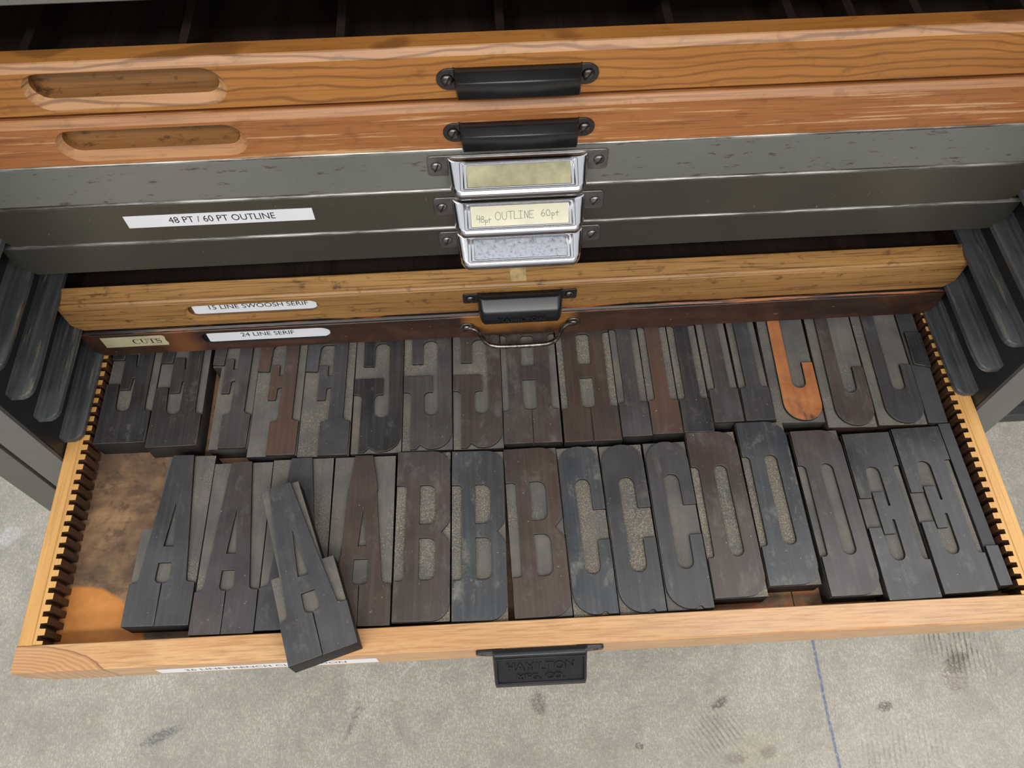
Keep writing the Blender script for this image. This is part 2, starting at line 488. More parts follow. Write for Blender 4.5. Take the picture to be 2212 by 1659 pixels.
def text_mesh(txt, size, ext=0.0002, xs=1.0, bold=0.0, spacing=1.0):
    cu = bpy.data.curves.new('tmp', 'FONT')
    cu.body = txt; cu.size = size; cu.extrude = ext; cu.align_x = 'CENTER'; cu.align_y = 'CENTER'
    cu.offset = bold; cu.space_character = spacing; cu.resolution_u = 4
    o = bpy.data.objects.new('tmp', cu); col.objects.link(o)
    me = eval_mesh(o)
    bpy.data.curves.remove(cu)
    me.materials.clear()
    me.transform(Matrix.Diagonal((xs, 1, 1, 1)))
    return me
def merge(bm, me, mat=None, mi=0):
    """append mesh me to bm, transformed"""
    if mat is not None: me.transform(mat)
    n = len(bm.faces)
    bm.from_mesh(me)
    bm.faces.ensure_lookup_table()
    for f in bm.faces[n:]: f.material_index = mi
    bpy.data.meshes.remove(me)
def frame(origin, ex, ey):
    ex = Vector(ex).normalized(); ey = Vector(ey); ez = ex.cross(ey).normalized(); ey = ez.cross(ex)
    M = Matrix((ex, ey, ez)).transposed().to_4x4()
    return Matrix.Translation(Vector(origin)) @ M

# ------------------------------------------------------------------ the room
FLOOR_Z = -0.80
def concrete():
    M = Mat('stained_concrete', 0.72, 0, 0.25)
    v = M.co((1, 1, 1), False)
    a = M.noise(v, 2.4, 6, 0.62)
    col_ = M.mix(M.sramp(a, 0.32, 0.68), srgb(172, 166, 156), srgb(206, 199, 186))
    b = M.noise(v, 11, 6, 0.7, 0.4)
    col_ = M.mix(M.math('MULTIPLY', M.sramp(b, 0.42, 0.7), 0.6), col_, srgb(140, 135, 126))
    c = M.noise(v, 55, 5, 0.7)
    col_ = M.mix(M.math('MULTIPLY', M.sramp(c, 0.5, 0.72), 0.5), col_, srgb(214, 206, 188))
    d = M.noise(M.co((1, 1, 1), False), 190, 3, 0.6)
    col_ = M.mix(M.math('MULTIPLY', M.sramp(d, 0.6, 0.72), 0.45), col_, srgb(104, 100, 94))
    e = M.noise(M.co((420, 170, 1), False, rot=(0, 0, 0.35)), 1.0, 4, 0.65, 0.5)
    col_ = M.mix(M.math('MULTIPLY', M.sramp(e, 0.50, 0.70), 0.35), col_, srgb(220, 212, 194))
    col_ = M.mix(M.math('MULTIPLY', M.sramp(e, 0.47, 0.33), 0.4), col_, srgb(128, 123, 114))
    # fine broom lines of the slab
    br = M.noise(M.co((150, 12, 1), False, rot=(0, 0, 0.55)), 1.0, 3, 0.6)
    tc = M.n('ShaderNodeTexCoord'); sx = M.n('ShaderNodeSeparateXYZ'); M.l(tc.outputs['Object'], sx.inputs[0])
    X, Y = sx.outputs[0], sx.outputs[1]
    def blob(cx, cy, rx, ry, rot=0.0):
        dx = M.math('SUBTRACT', X, cx); dy = M.math('SUBTRACT', Y, cy)
        ca, sa = cos(rot), sin(rot)
        ux = M.math('ADD', M.math('MULTIPLY', dx, ca / rx), M.math('MULTIPLY', dy, sa / rx))
        uy = M.math('ADD', M.math('MULTIPLY', dx, -sa / ry), M.math('MULTIPLY', dy, ca / ry))
        r = M.math('SQRT', M.math('ADD', M.math('MULTIPLY', ux, ux), M.math('MULTIPLY', uy, uy)))
        return maprange(M, r, 1.0, 0.35)
    rough_n = M.noise(v, 28, 6, 0.72)
    fine_n = M.noise(v, 130, 4, 0.65)
    grit_n = M.noise(v, 240, 4, 0.7)
    def stain(fac, lo, hi, c_, amt):
        nonlocal col_
        e_ = M.math('ADD', fac, M.math('MULTIPLY', M.math('SUBTRACT', M.math('MULTIPLY', M.math('ADD', rough_n, fine_n), .5), .5 + (lo - .36) * .8), 3.4))
        k = M.math('MULTIPLY', M.math('MULTIPLY', M.sramp(e_, .40, .95), M.sramp(fac, 0.02, 0.2)), M.math('MULTIPLY', M.sramp(grit_n, .34, .58), amt))
        col_ = M.mix(k, col_, srgb(*c_))
    def tread(fac, rot, sc_, c_, amt):
        nonlocal col_
        w = M.n('ShaderNodeTexWave', wave_type='BANDS', bands_direction='X')
        w.inputs['Scale'].default_value = sc_; w.inputs['Distortion'].default_value = 1.5; w.inputs['Detail'].default_value = 3
        M.l(M.co((1, 1, 1), False, rot=(0, 0, rot)), w.inputs['Vector'])
        k = M.math('MULTIPLY', M.math('MULTIPLY', fac, M.sramp(w.outputs['Fac'], 0.5, 0.85)), M.math('MULTIPLY', M.sramp(rough_n, 0.38, 0.6), amt))
        col_ = M.mix(k, col_, srgb(*c_))
    for s in STAINS: stain(blob(*s[0]), *s[1:])
    for s in TREADS: tread(blob(*s[0]), *s[1:])
    # blue chalk line
    (x0, y0), (x1, y1) = CHALK
    L = math.hypot(x1 - x0, y1 - y0); nx, ny = -(y1 - y0) / L, (x1 - x0) / L
    dist = M.math('ABSOLUTE', M.math('ADD', M.math('ADD', M.math('MULTIPLY', X, nx), M.math('MULTIPLY', Y, ny)),
             M.math('ADD', M.math('MULTIPLY', M.noise(v, 6, 2, 0.5), 0.012), -(x0 * nx + y0 * ny) - 0.006)))
    ln = maprange(M, dist, 0.0036, 0.0012)
    col_ = M.mix(M.math('MULTIPLY', ln, M.math('MULTIPLY', M.sramp(d, 0.3, 0.5), 0.75)), col_, srgb(92, 104, 148))
    M.color(col_)
    h = M.math('ADD', M.math('MULTIPLY', c, 0.6), M.math('ADD', M.math('MULTIPLY', br, 0.7), M.math('MULTIPLY', d, 0.5)))
    M.bump(h, 0.55, 0.0035)
    return M.m
#FLOORDATA
# (centre x, centre y, radius x, radius y, angle), noise low, noise high, colour, amount
STAINS = [((-.606, .050, .050, .012, .36), .30, .50, (96, 98, 104), .75),
          ((.022, .062, .020, .030, .1), .36, .55, (104, 98, 88), .75),
          ((.326, .045, .024, .012, .5), .34, .5, (92, 86, 78), .85),
          ((.602, .023, .022, .012, .2), .36, .5, (84, 80, 76), .95),
          ((.336, -.041, .030, .018, 0), .36, .5, (96, 90, 82), .85),
          ((.391, -.034, .022, .018, .5), .38, .5, (96, 90, 82), .8),
          ((.182, -.013, .010, .008, 0), .3, .45, (92, 88, 82), .8),
          ((.742, .085, .040, .025, .5), .36, .52, (98, 90, 78), .8),
          ((.735, .055, .035, .030, 0), .40, .6, (124, 104, 84), .6),
          ((-.945, .415, .045, .03, .6), .40, .52, (206, 204, 206), .8),
          ((-.200, .131, .024, .003, .75), .25, .4, (205, 203, 198), .8),
          ((-.285, .060, .012, .060, -.45), .44, .56, (110, 106, 100), .7),
          ((.35, -.03, .14, .05, 0), .3, .6, (190, 178, 152), .35),
          ((.15, -.10, .25, .10, 0), .3, .6, (188, 176, 152), .35),
          ((.65, -.05, .25, .09, 0), .3, .6, (200, 194, 182), .35)]
TREADS = [((.755, .110, .085, .060, -.4), .15, 36, (104, 94, 78), .9),
          ((.310, .000, .060, .050, .4), -.55, 40, (118, 110, 98), .75),
          ((.62, -.04, .10, .05, 0), .15, 36, (116, 108, 96), .5)]
CHALK = ((.506, .101), (.502, -.064))
#ENDFLOORDATA
bm = bmesh.new()
add_box(bm, -4, 4, -3.5, 4, FLOOR_Z - 0.1, FLOOR_Z)
fl = finish('floor', bm, concrete())
fl['kind'] = 'structure'

# ------------------------------------------------------------------ type cabinet
FY = 0.293            # plane of the closed drawer fronts
PITCH_Z = 0.042
cab = empty('type_cabinet', (0, 0.19, FLOOR_Z))
tag(cab, 'tall grey steel type cabinet with black inner walls holding the stacked drawers', 'cabinet')
def cabpart(name, bm, mats):
    o = finish(name, bm, mats, cab)
    o.location = -cab.location
    return o
ZB, ZT = FLOOR_Z, 0.56
for s in (-1, 1):
    bm = bmesh.new()
    add_box(bm, min(s * .4190, s * .4490), max(s * .4190, s * .4490), 0.1905, 0.80, ZB + .04, ZT)
    cabpart('side_panel', bm, PANEL_IN)
    bm = bmesh.new()
    xo = (.4530, .4560)[s > 0]
    pts = [(s * .4200, .1866), (s * (xo - .0015), .1866), (s * xo, .1881), (s * xo, .81), (s * (xo - .003), .81), (s * (xo - .003), .1900), (s * .4200, .1900)]
    add_prism(bm, pts, 'z', ZB, ZT)
    cabpart('front_flange', bm, PAINT_CASE)['label'] = 'grey painted outer post of the cabinet'
bm = bmesh.new(); add_box(bm, -.4185, .4185, .785, .80, ZB + .04, ZT); cabpart('back_panel', bm, PANEL_IN)
bm = bmesh.new(); add_box(bm, -.4490, .4490, .1905, .80, ZT, ZT + .02); cabpart('top', bm, PAINT_CASE)
bm = bmesh.new(); add_box(bm, -.4185, .4185, .23, .784, ZB + .04, ZB + .06); cabpart('base', bm, PANEL_IN)
# runners, one pair to each slot
random.seed(4)
for k in range(-4, 11):
    z = -0.0185 + PITCH_Z * k
    if k > 0: z += .0012
    for s in (-1, 1):
        bm = bmesh.new()
        y0 = .2015 + random.uniform(-.002, .003)
        n = 14
        rows = []
        ys = [y0, y0 + .002, y0 + .005, y0 + .009] + [y0 + .02 + i * .05 for i in range(11)]
        for j, y in enumerate(ys):
            inner = [.4095, .4055, .4032, .4022][j] if j < 4 else .4018 + .0004 * sin(y * 90 + k * 2 + s)
            prof = [(.4190, z + .0050), (.4178, z + .0022), (.4160, z + .0008), (.4135, z + .0009), (.4115, z), (inner + .0012, z), (inner, z - .0012), (inner, z - .0055), (.4190, z - .0055)]
            if j == 0: prof = [(x, zz) for x, zz in prof]
            rows.append([bm.verts.new((s * x, y, zz)) for x, zz in prof])
        for a, b in zip(rows, rows[1:]):
            m_ = len(a)
            for i in range(m_):
                bm.faces.new((a[i], a[(i + 1) % m_], b[(i + 1) % m_], b[i]))
        bm.faces.new(rows[0]); bm.faces.new(rows[-1][::-1])
        cabpart('runner', bm, RUNNER)

# steel post at the left and dark cabinet behind at the right
bm = bmesh.new()
add_prism(bm, [(-.5075, .2), (-.4745, .2), (-.4745, .80), (-.5075, .80)], 'z', FLOOR_Z, .56)
bevel_bm(bm, .0015, 2)
tag(finish('steel_upright', bm, PAINT_POST), 'green grey painted steel upright with chipped paint standing just left of the type cabinet', 'upright')
low = empty('floor_cabinet', (1.15, .75, FLOOR_Z))
tag(low, 'dark grey floor cabinet edge standing on the concrete at the far right', 'cabinet')
bm = bmesh.new(); add_box(bm, -.55, .55, -.195, .2, .03, .62); bevel_bm(bm, .003, 2); finish('body', bm, PAINT_DARK, low)
bm = bmesh.new(); add_box(bm, -.55, .55, -.2145, .2, 0, .0299); bevel_bm(bm, .002, 1); finish('plinth', bm, PAINT_DARK, low)

# ------------------------------------------------------------------ screws and pulls
def dome_screw(parent, loc, r=.0042, rot=0.6, mat=None, nrm=(0, -1, 0)):
    """round head with a straight slot, axis along nrm"""
    bm = bmesh.new()
    seg, rings = 18, 4
    prev = None
    for i in range(rings + 1):
        a = i / rings * radians(78)
        rr = r * cos(a); h = r * .55 * sin(a)
        ring = [bm.verts.new((rr * cos(2 * pi * k / seg), rr * sin(2 * pi * k / seg), h)) for k in range(seg)]
        if prev:
            for k in range(seg):
                bm.faces.new((prev[k], prev[(k + 1) % seg], ring[(k + 1) % seg], ring[k]))
        else:
            bm.faces.new(ring[::-1])
        prev = ring
    bm.faces.new(prev)
    for f in bm.faces: f.smooth = True
    # slot: dark bar sunk into the head
    bm2 = bmesh.new()
    add_box(bm2, -r * .86, r * .86, -r * .13, r * .13, r * .30, r * .553, 1)
    me2 = bpy.data.meshes.new('t'); bm2.to_mesh(me2); bm2.free()
    bm.from_mesh(me2); bpy.data.meshes.remove(me2)
    z = Vector(nrm).normalized()
    x = Vector((cos(rot), 0, sin(rot)))
    bm.transform(frame(loc, x, z.cross(x)))
    me = bpy.data.meshes.new('screw'); bm.to_mesh(me); bm.free()
    return link_mesh('screw', me, parent, (mat or SCREW, DARKGROOVE))

def loft_hood(bm, prof, stations, yf, mi=0, thick=.0016):
    """prof (y,z) from the top at the face, out and down; stations (x, depth scale, z squeeze)"""
    rows = []
    for x, s, q in stations:
        row = []
        zt = prof[0][1]
        for y, z in prof:
            row.append(bm.verts.new((x, yf - s * (yf - y), zt - (zt - z) * q)))
        rows.append(row)
    fs = []
    for a, b in zip(rows, rows[1:]):
        for i in range(len(a) - 1):
            f = bm.faces.new((a[i], a[i + 1], b[i + 1], b[i])); f.smooth = True; f.material_index = mi
            fs.append(f)
    bmesh.ops.remove_doubles(bm, verts=bm.verts[:], dist=1e-5)
    return fs
def smooth_prof(pts, seg=5, r=.004):
    out = rounded([(p[0], p[1]) if i in (0, len(pts) - 1) else (p[0], p[1], p[2] if len(p) > 2 else r) for i, p in enumerate(pts)], seg)
    return [(p.x, p.y) for p in out]
def end_stations(hw, rx, n=7, q0=1.0):
    """depth scale falls to 0 over the last rx of the half width (quarter ellipse)"""
    st = []
    for i in range(n + 1):
        a = i / n * pi / 2
        x = hw - rx * (1 - sin(a)); s = (1 - (1 - sin(a)) ** 1.0) if False else math.sqrt(max(0, 1 - ((x - (hw - rx)) / rx) ** 2)) if x > hw - rx else 1
        st.append((x, s, q0 + (1 - q0) * s))
    st = sorted(set((round(a, 6), round(b, 5), round(c, 5)) for a, b, c in st))
    left = [(-x, s, q) for x, s, q in st][::-1]
    return left + st
def solidify(o, t, bev=0.0):
    m = o.modifiers.new('s', 'SOLIDIFY'); m.thickness = t; m.offset = -1
    if bev:
        b = o.modifiers.new('b', 'BEVEL'); b.width = bev; b.segments = 2; b.limit_method = 'ANGLE'; b.angle_limit = radians(40)
    return o

def tab_plate(hw, zc, hh, yf, t=.0014, r=None, hole=None):
    lp = rounded([(-hw, zc - hh, r or hh * .98), (hw, zc - hh, r or hh * .98), (hw, zc + hh, r or hh * .98), (-hw, zc + hh, r or hh * .98)], 8)
    me = plate([lp], 0, t, .0004)
    me.transform(Matrix(((1, 0, 0, 0), (0, 0, -1, yf), (0, 1, 0, 0), (0, 0, 0, 1))))
    return me

def cup_pull(parent, xc, zt, yf):
    """plain black cup pull with round ears (zt: top of the hood)"""
    h = empty('pull', (xc, yf, zt), parent)
    bm = bmesh.new()
    zc = -.0080
    merge(bm, tab_plate(.0525, zc, .0080, 0))
    add_prism(bm, [(-.0405, -.0004), (.0405, -.0004), (.0405, -.014), (-.0405, -.014)], 'y', -.0013, 0)
    ear = finish('backplate', bm, BLACK_METAL, h)
    bm = bmesh.new()
    prof = smooth_prof([(-.0012, .0006), (-.0055, .0000, .003), (-.0115, -.0035, .0022), (-.0148, -.0130)], 5)
    st = [(-.0415, 0.0, .8), (-.0408, .35, .9), (-.0398, .8, 1), (-.0388, 1, 1), (0, 1, 1), (.0388, 1, 1), (.0398, .8, 1), (.0408, .35, .9), (.0415, 0.0, .8)]
    loft_hood(bm, prof, st, 0)
    hood = finish('hood', bm, BLACK_METAL, h, True)
    solidify(hood, .0012)
    dome_screw(h, (-.0455, -.0016, zc), .0042, 1.1)
    dome_screw(h, (.0455, -.0016, zc), .0042, .9)
    return h

def card_pull(parent, xc, zt, yf, kind):
    """chrome label holder pull with square ears (zt: top of ears)"""
    h = empty('label_holder_pull', (xc, yf, zt), parent)
    bm = bmesh.new()
    merge(bm, tab_plate(.0655, -.0095, .0095, 0, r=.003))
    finish('backplate', bm, NICKEL, h)
    bm = bmesh.new()
    prof = smooth_prof([(-.0014, -.0008), (-.0050, -.0035, .002), (-.0220, -.0150, .003), (-.0242, -.0175, .002), (-.0225, -.0235, .003), (-.0130, -.0262)], 5)
    loft_hood(bm, prof, end_stations(.0512, .0095, 9, .9), 0)
    hood = finish('hood', bm, CHROME, h, True)
    solidify(hood, .0012)
    # frame around the card, lying on the sloping face
    p0 = Vector((0, -.0052, -.0032)); p1 = Vector((0, -.0222, -.0146))
    ey = (p0 - p1).normalized(); L = (p0 - p1).length
    F = frame((p0 + p1) / 2, (1, 0, 0), ey)
    def ring(x1, y1, x2, y2, z0, z1, bev, r=.0015):
        lp = [rounded([(-x1, -y1, r), (x1, -y1, r), (x1, y1, r), (-x1, y1, r)], 4), rounded([(-x2, -y2, .0003), (x2, -y2, .0003), (x2, y2, .0003), (-x2, y2, .0003)], 1)]
        return plate(lp, z0, z1, bev)
    bm = bmesh.new()
    merge(bm, ring(.0425, .0104, .0398, .0089, -.001, .0016, .0005), F)
    merge(bm, ring(.0398, .0089, .0372, .0076, -.001, .0009, .0004), F)
    fr = finish('card_frame', bm, CHROME, h)
    bm = bmesh.new()
    me = plate([[(-.0372, -.0077), (.0372, -.0077), (.0372, .0077), (-.0372, .0077)]], 0, .0005)
    merge(bm, me, F)
    mats = [{'brass': BRASSCARD, 'card': CARD, 'galv': GALV}[kind], PENCIL]
    if kind == 'card':
        for pts in HAND:
            stroke(bm, pts, F, .00017)
    c = finish('card', bm, mats, h)
    c['label'] = {'brass': 'blank tarnished yellow card in the holder', 'card': 'cream card with pencilled letters 48pt OUTLINE 60pt', 'galv': 'bare mottled steel plate in the empty holder'}[kind]
    dome_screw(h, (-.0590, -.0016, -.0095), .0041, 1.2, NICKEL)
    dome_screw(h, (.0590, -.0016, -.0095), .0041, 1.0, NICKEL)
    return h
def stroke(bm, pts, F, w):
    for a, b in zip(pts, pts[1:]):
        a = Vector(a); b = Vector(b)
        d = (b - a)
        if d.length < 1e-6: continue
        d.normalize(); n = Vector((-d.y, d.x)) * w
        a2 = a - d * w * .6; b2 = b + d * w * .6
        q = [(a2 + n), (b2 + n), (b2 - n), (a2 - n)]
        bm.faces.new([bm.verts.new(F @ Vector((p.x, p.y, .00056))) for p in q][::-1]).material_index = 1
def arc(cx, cy, rx, ry, a0, a1, n=10):
    return [(cx + rx * cos(radians(a0 + (a1 - a0) * i / n)), cy + ry * sin(radians(a0 + (a1 - a0) * i / n))) for i in range(n + 1)]
HAND = []
def hand(x, y, s, strokes):
    for st in strokes: HAND.append([(x + px * s, y + py * s) for px, py in st])
mm = .001
# pencilled 48pt OUTLINE 60pt, drawn stroke by stroke
hand(-.0330, -.0040, .0042, [[(.12, 1.25), (0, .5), (.75, .55)], [(.55, 1.2), (.5, -.1)]])
hand(-.0298, -.0044, .0042, [arc(.3, .85, .22, .25, 0, 360, 10), arc(.3, .3, .28, .3, 0, 360, 10)])
hand(-.0266, -.0048, .0030, [[(0, .7), (.05, -.6)], arc(.3, .4, .3, .3, 130, -150, 8)])
hand(-.0240, -.0048, .0034, [[(.2, 1.1), (.15, 0)], [(-.1, .6), (.6, .75)]])
hand(-.0183, -.0030, .0058, [arc(.28, .5, .36, .52, 0, 360, 14)])
hand(-.0135, -.0030, .0058, [[(0, 1)] + arc(.3, .3, .27, .3, 180, 360, 8) + [(.6, 1)]])
hand(-.0093, -.0028, .0058, [[(0, 1), (.8, 1.02)], [(.4, 1), (.4, 0)]])
hand(-.0045, -.0028, .0058, [[(.05, 1), (0, .02), (.55, .05)]])
hand(-.0008, -.0028, .0058, [[(0, 1), (.5, 1)], [(.25, 1), (.25, .05)], [(0, .03), (.5, .06)]])
hand(.0036, -.0027, .0056, [[(0, 0), (.02, 1), (.45, .02), (.5, 1)]])
hand(.0074, -.0027, .0056, [[(.6, 1), (.02, .98), (0, .02), (.55, .03)], [(0, .5), (.45, .52)]])
hand(.0162, -.0018, .0050, [[(.45, 1.05), (.12, .6)] + arc(.3, .25, .26, .27, 170, -190, 10)])
hand(.0202, -.0018, .0048, [arc(.3, .5, .32, .5, 0, 360, 12)])
hand(.0244, -.0022, .0034, [[(0, .8), (.02, -.7)], arc(.3, .5, .32, .3, 130, -150, 8)])
hand(.0276, -.0022, .0036, [[(.3, 1.3), (.2, .1)], [(-.1, .75), (.7, .85)]])

# ------------------------------------------------------------------ drawers in the cabinet
def tray(parent, x, y0, y1, z0, z1, mat, n_div=(), floor_mat=None):
    bm = bmesh.new()
    t = .010
    add_box(bm, -x, -x + t, y0, y1, z0, z1); add_box(bm, x - t, x, y0, y1, z0, z1)
    add_box(bm, -x + t, x - t, y1 - t, y1, z0, z1)
    add_box(bm, -x + t, x - t, y0, y1 - t, z0, z0 + .004)
    finish('tray', bm, mat, parent)
    for xd in n_div:
        bm = bmesh.new()
        add_box(bm, xd - .0028, xd + .0028, y0 + .0005, y1 - t - .0005, z0 + .0042, z1 - .003)
        finish('divider', bm, INNER, parent)

def capsule(x0, x1, z0, z1, seg=10):
    r = (z1 - z0) / 2
    pts = []
    for i in range(seg + 1):
        a = -pi / 2 + pi * i / seg
        pts.append((x1 - r + r * cos(a), (z0 + z1) / 2 + r * sin(a)))
    for i in range(seg + 1):
        a = pi / 2 + pi * i / seg
        pts.append((x0 + r + r * cos(a), (z0 + z1) / 2 + r * sin(a)))
    return pts
def cut_slot(o, slot, yf, depth, rim=(.004, .006, .001), imat=(0, 0)):
    """capsule pocket with a sloping rim cut into the front o; rim: side, bottom, top insets"""
    x0, x1, z0, z1 = slot
    A = capsule(x0 - .0004, x1 + .0004, z0 - .0004, z1 + .0004)
    B = capsule(x0 + rim[0], x1 - rim[0], z0 + rim[1], z1 - rim[2])
    bm = bmesh.new()
    rings = [[bm.verts.new((p[0], yf - .001, p[1])) for p in A],
             [bm.verts.new((p[0], yf, p[1])) for p in A],
             [bm.verts.new((p[0], yf + depth * .40, p[1])) for p in B],
             [bm.verts.new((p[0], yf + depth, p[1])) for p in B]]
    n = len(A)
    for j, (a, b) in enumerate(zip(rings, rings[1:])):
        for k in range(n): bm.faces.new((a[k], a[(k + 1) % n], b[(k + 1) % n], b[k])).material_index = (0, imat[0], imat[1])[j]
    bm.faces.new(rings[0]); bm.faces.new(rings[-1][::-1]).material_index = imat[1]
    bmesh.ops.recalc_face_normals(bm, faces=bm.faces[:])
    me = bpy.data.meshes.new('cut'); bm.to_mesh(me); bm.free()
    for m in o.data.materials: me.materials.append(m)
    c = bpy.data.objects.new('cut', me); col.objects.link(c)
    mod = o.modifiers.new('b', 'BOOLEAN'); mod.operation = 'DIFFERENCE'; mod.solver = 'EXACT'; mod.object = c
    bpy.context.view_layer.update()
    dg = bpy.context.evaluated_depsgraph_get()
    me2 = bpy.data.meshes.new_from_object(o.evaluated_get(dg))
    o.modifiers.remove(mod)
    old = o.data; o.data = me2; bpy.data.meshes.remove(old)
    bpy.data.objects.remove(c, do_unlink=True)

def chamfered_front(bm, prof, hw, ch, mi=0):
    """front board: (y,z) profile run along x, with the two lower corners cut off by ch=(dx,dz)"""
    add_prism(bm, prof, 'x', -hw, hw, mi)
    z0 = min(p[1] for p in prof)
    for s in (-1, 1):
        co = Vector((s * hw, 0, z0 + ch[1])); no = Vector((s * ch[1], 0, -ch[0])).normalized()
        geom = bm.verts[:] + bm.edges[:] + bm.faces[:]
        r = bmesh.ops.bisect_plane(bm, geom=geom, plane_co=co, plane_no=no, clear_outer=True)
        es = [e for e in r['geom_cut'] if isinstance(e, bmesh.types.BMEdge)]
        bmesh.ops.holes_fill(bm, edges=es)

HWF = .4062
def strip_label(parent, name, x0, x1, z0, z1, y, txt, size, label, mat=PAPER, xs=1.0, dx=0, dz=0, tilt=0, ragged=False, serif=False, bold=.0, th=.00025):
    w, h = x1 - x0, z1 - z0
    bm = bmesh.new()
    if ragged:
        pts = [(-w/2, -h/2), (w/2 - .001, -h/2), (w/2, -h/2 + .003), (w/2 - .0012, 0), (w/2 - .0004, h/2 - .002), (w/2 - .003, h/2), (-w/2, h/2)]
    else:
        pts = [(-w/2, -h/2), (w/2, -h/2), (w/2, h/2), (-w/2, h/2)]
    merge(bm, plate([pts], 0, th))
    merge(bm, text_mesh(txt, size, .00004, xs, bold), Matrix.Translation((dx, dz, th + .00001)), 1)
    if serif:
        for (a, b, c, d) in serif: add_box(bm, a, b, c, d, th - .00004, th + .00006, 1)
    o = finish(name, bm, [mat, INK], parent)
    o['label'] = label
    o.matrix_local = Matrix(((cos(tilt), -sin(tilt), 0, (x0 + x1) / 2), (0, 0, -1, y), (sin(tilt), cos(tilt), 0, (z0 + z1) / 2), (0, 0, 0, 1))) if True else None
    return o

def wooden_drawer(label, z0, ztop, style, mat, slot, divs=(), inner=INNER):
    """z0/ztop: bottom and top of the front board"""
    d = empty('wooden_type_case', (0, 0, 0))
    tag(d, label, 'drawer', 'drawers stacked in the type cabinet')
    bm = bmesh.new()
    if style == 'flat':      # wide chamfer along the top front edge, flat top
        prof = [(FY, z0), (FY, ztop - .0050), (FY + .0005, ztop - .0042), (FY + .0031, ztop - .0005), (FY + .0040, ztop), (FY + .0158, ztop), (FY + .0168, ztop - .001), (FY + .0168, z0)]
    else:                    # bead on the top front edge, sloping top
        zb = ztop - .0085
        prof = [(FY, z0), (FY, zb - .0008), (FY + .0012, zb), (FY - .0002, zb + .0008), (FY + .0002, zb + .0022), (FY + .0018, zb + .0034), (FY + .0036, zb + .0036), (FY + .0162, ztop), (FY + .0176, ztop - .001), (FY + .0176, z0)]
    chamfered_front(bm, prof, HWF, (.0078, .0085))
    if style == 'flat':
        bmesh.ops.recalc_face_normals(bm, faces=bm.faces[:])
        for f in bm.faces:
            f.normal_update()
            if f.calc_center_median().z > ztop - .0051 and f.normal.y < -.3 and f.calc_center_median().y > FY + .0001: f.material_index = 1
    fr = finish('front', bm, [mat, CHAMFER if mat is OAK1 else CHAMFER2, SLOTDARK] if style == 'flat' else [mat, mat, SLOTDARK2 if mat is OAK3 else DARKGROOVE], d)
    cut_slot(fr, slot, FY, .0100 if style == 'flat' else .0044, (.0040, .0062, .0008) if style == 'flat' else (.0030, .0050, .0006), (1, 2) if style == 'flat' else (0, 2))  # flat style: slot lip shares the chamfer's wear and painted highlight
    yb = FY + (.0168 if style == 'flat' else .0176)
    tray(d, .4165, yb, .70, z0 + .0032, min(ztop - .004, z0 + .0335), inner, divs)
    return d, fr

# top steel drawer above the empty slot (only its lower edge shows)
def steel_drawer(label, z0, ztop, mat, pull_z, kind, dy=0, xoff=0.0):
    d = empty('steel_type_case', (0, 0, 0))
    tag(d, label, 'drawer', 'drawers stacked in the type cabinet')
    bm = bmesh.new()
    y = FY + dy
    n = 5
    prof = [(y, z0 + .0012), (y, ztop - .0030)]
    for i in range(1, n + 1):
        a = i / n * pi / 2
        prof.append((y + .0026 * (1 - cos(a)), ztop - .0030 + .0030 * sin(a)))
    prof += [(y + .012, ztop), (y + .012, z0), (y + .0012, z0)]
    chamfered_front(bm, prof, HWF + .003, (.013, .0135))
    bmesh.ops.recalc_face_normals(bm, faces=bm.faces[:])
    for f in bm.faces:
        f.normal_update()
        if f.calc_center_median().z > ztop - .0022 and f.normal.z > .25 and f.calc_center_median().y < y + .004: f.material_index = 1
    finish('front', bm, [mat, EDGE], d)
    tray(d, .4165, y + .012, .70, z0 + .003, ztop - .006, PANEL_IN)
    if kind: card_pull(d, xoff, pull_z, y, kind)
    return d

# heights (m) of the fronts, from the picture
Z5 = (-.0203, .0213); Z4 = (.0227, .0645)
ZM3 = (.1040, .1386); ZM2 = (.1394, .1812); ZM1 = (.1820, .2208)
Z2 = (.2215, .2590); Z1 = (.2655, .3024); ZM0 = (.3421, .382)

steel_drawer('grey steel drawer front whose bottom edge shows at the top left above the dark opening', ZM0[0], ZM0[1], PAINT1, 0, None)
d1, f1 = wooden_drawer('honey oak drawer, topmost wooden one, with wavy grain and an empty finger slot', Z1[0], Z1[1], 'flat', OAK1, (-.3145, -.1885, .2690, .2965),
                       divs=(-.315, -.215, -.115, -.012, .098, .178, .218, .262, .335))
cup_pull(d1, -.0025, .2888, FY)['label'] = 'black cup pull with round ears'
d2, f2 = wooden_drawer('orange oak drawer directly under the honey oak one, straight pale grain', Z2[0], Z2[1], 'flat', OAK2, (-.3155, -.1885, .2250, .2512))
cup_pull(d2, -.0015, .2446, FY)['label'] = 'black cup pull with round ears'
steel_drawer('light grey green steel drawer, upper of three, with blank yellowed card in its pull', ZM1[0], ZM1[1], PAINT1, .2158, 'brass', 0, -.0022)
m2 = steel_drawer('olive steel drawer with white 48 PT / 60 PT OUTLINE label and pencilled card', ZM2[0], ZM2[1], PAINT2, .1735, 'card', 0, -.0014)
strip_label(m2, 'label', -.3018, -.1594, .1556, .1686, FY - .0001, '48 PT / 60 PT OUTLINE', .0096, 'white printed strip reading 48 PT / 60 PT OUTLINE', dx=.0015, xs=.84)
steel_drawer('dark olive steel drawer, lowest of three, with plain steel plate in its pull', ZM3[0], ZM3[1], PAINT3, .1345, 'galv', 0, -.0004)
d4, f4 = wooden_drawer('worn golden brown oak drawer with 15 LINE SWOOSH SERIF paper in its slot', Z4[0], Z4[1], 'bead', OAK3, (-.3005, -.1790, .0290, .0508))
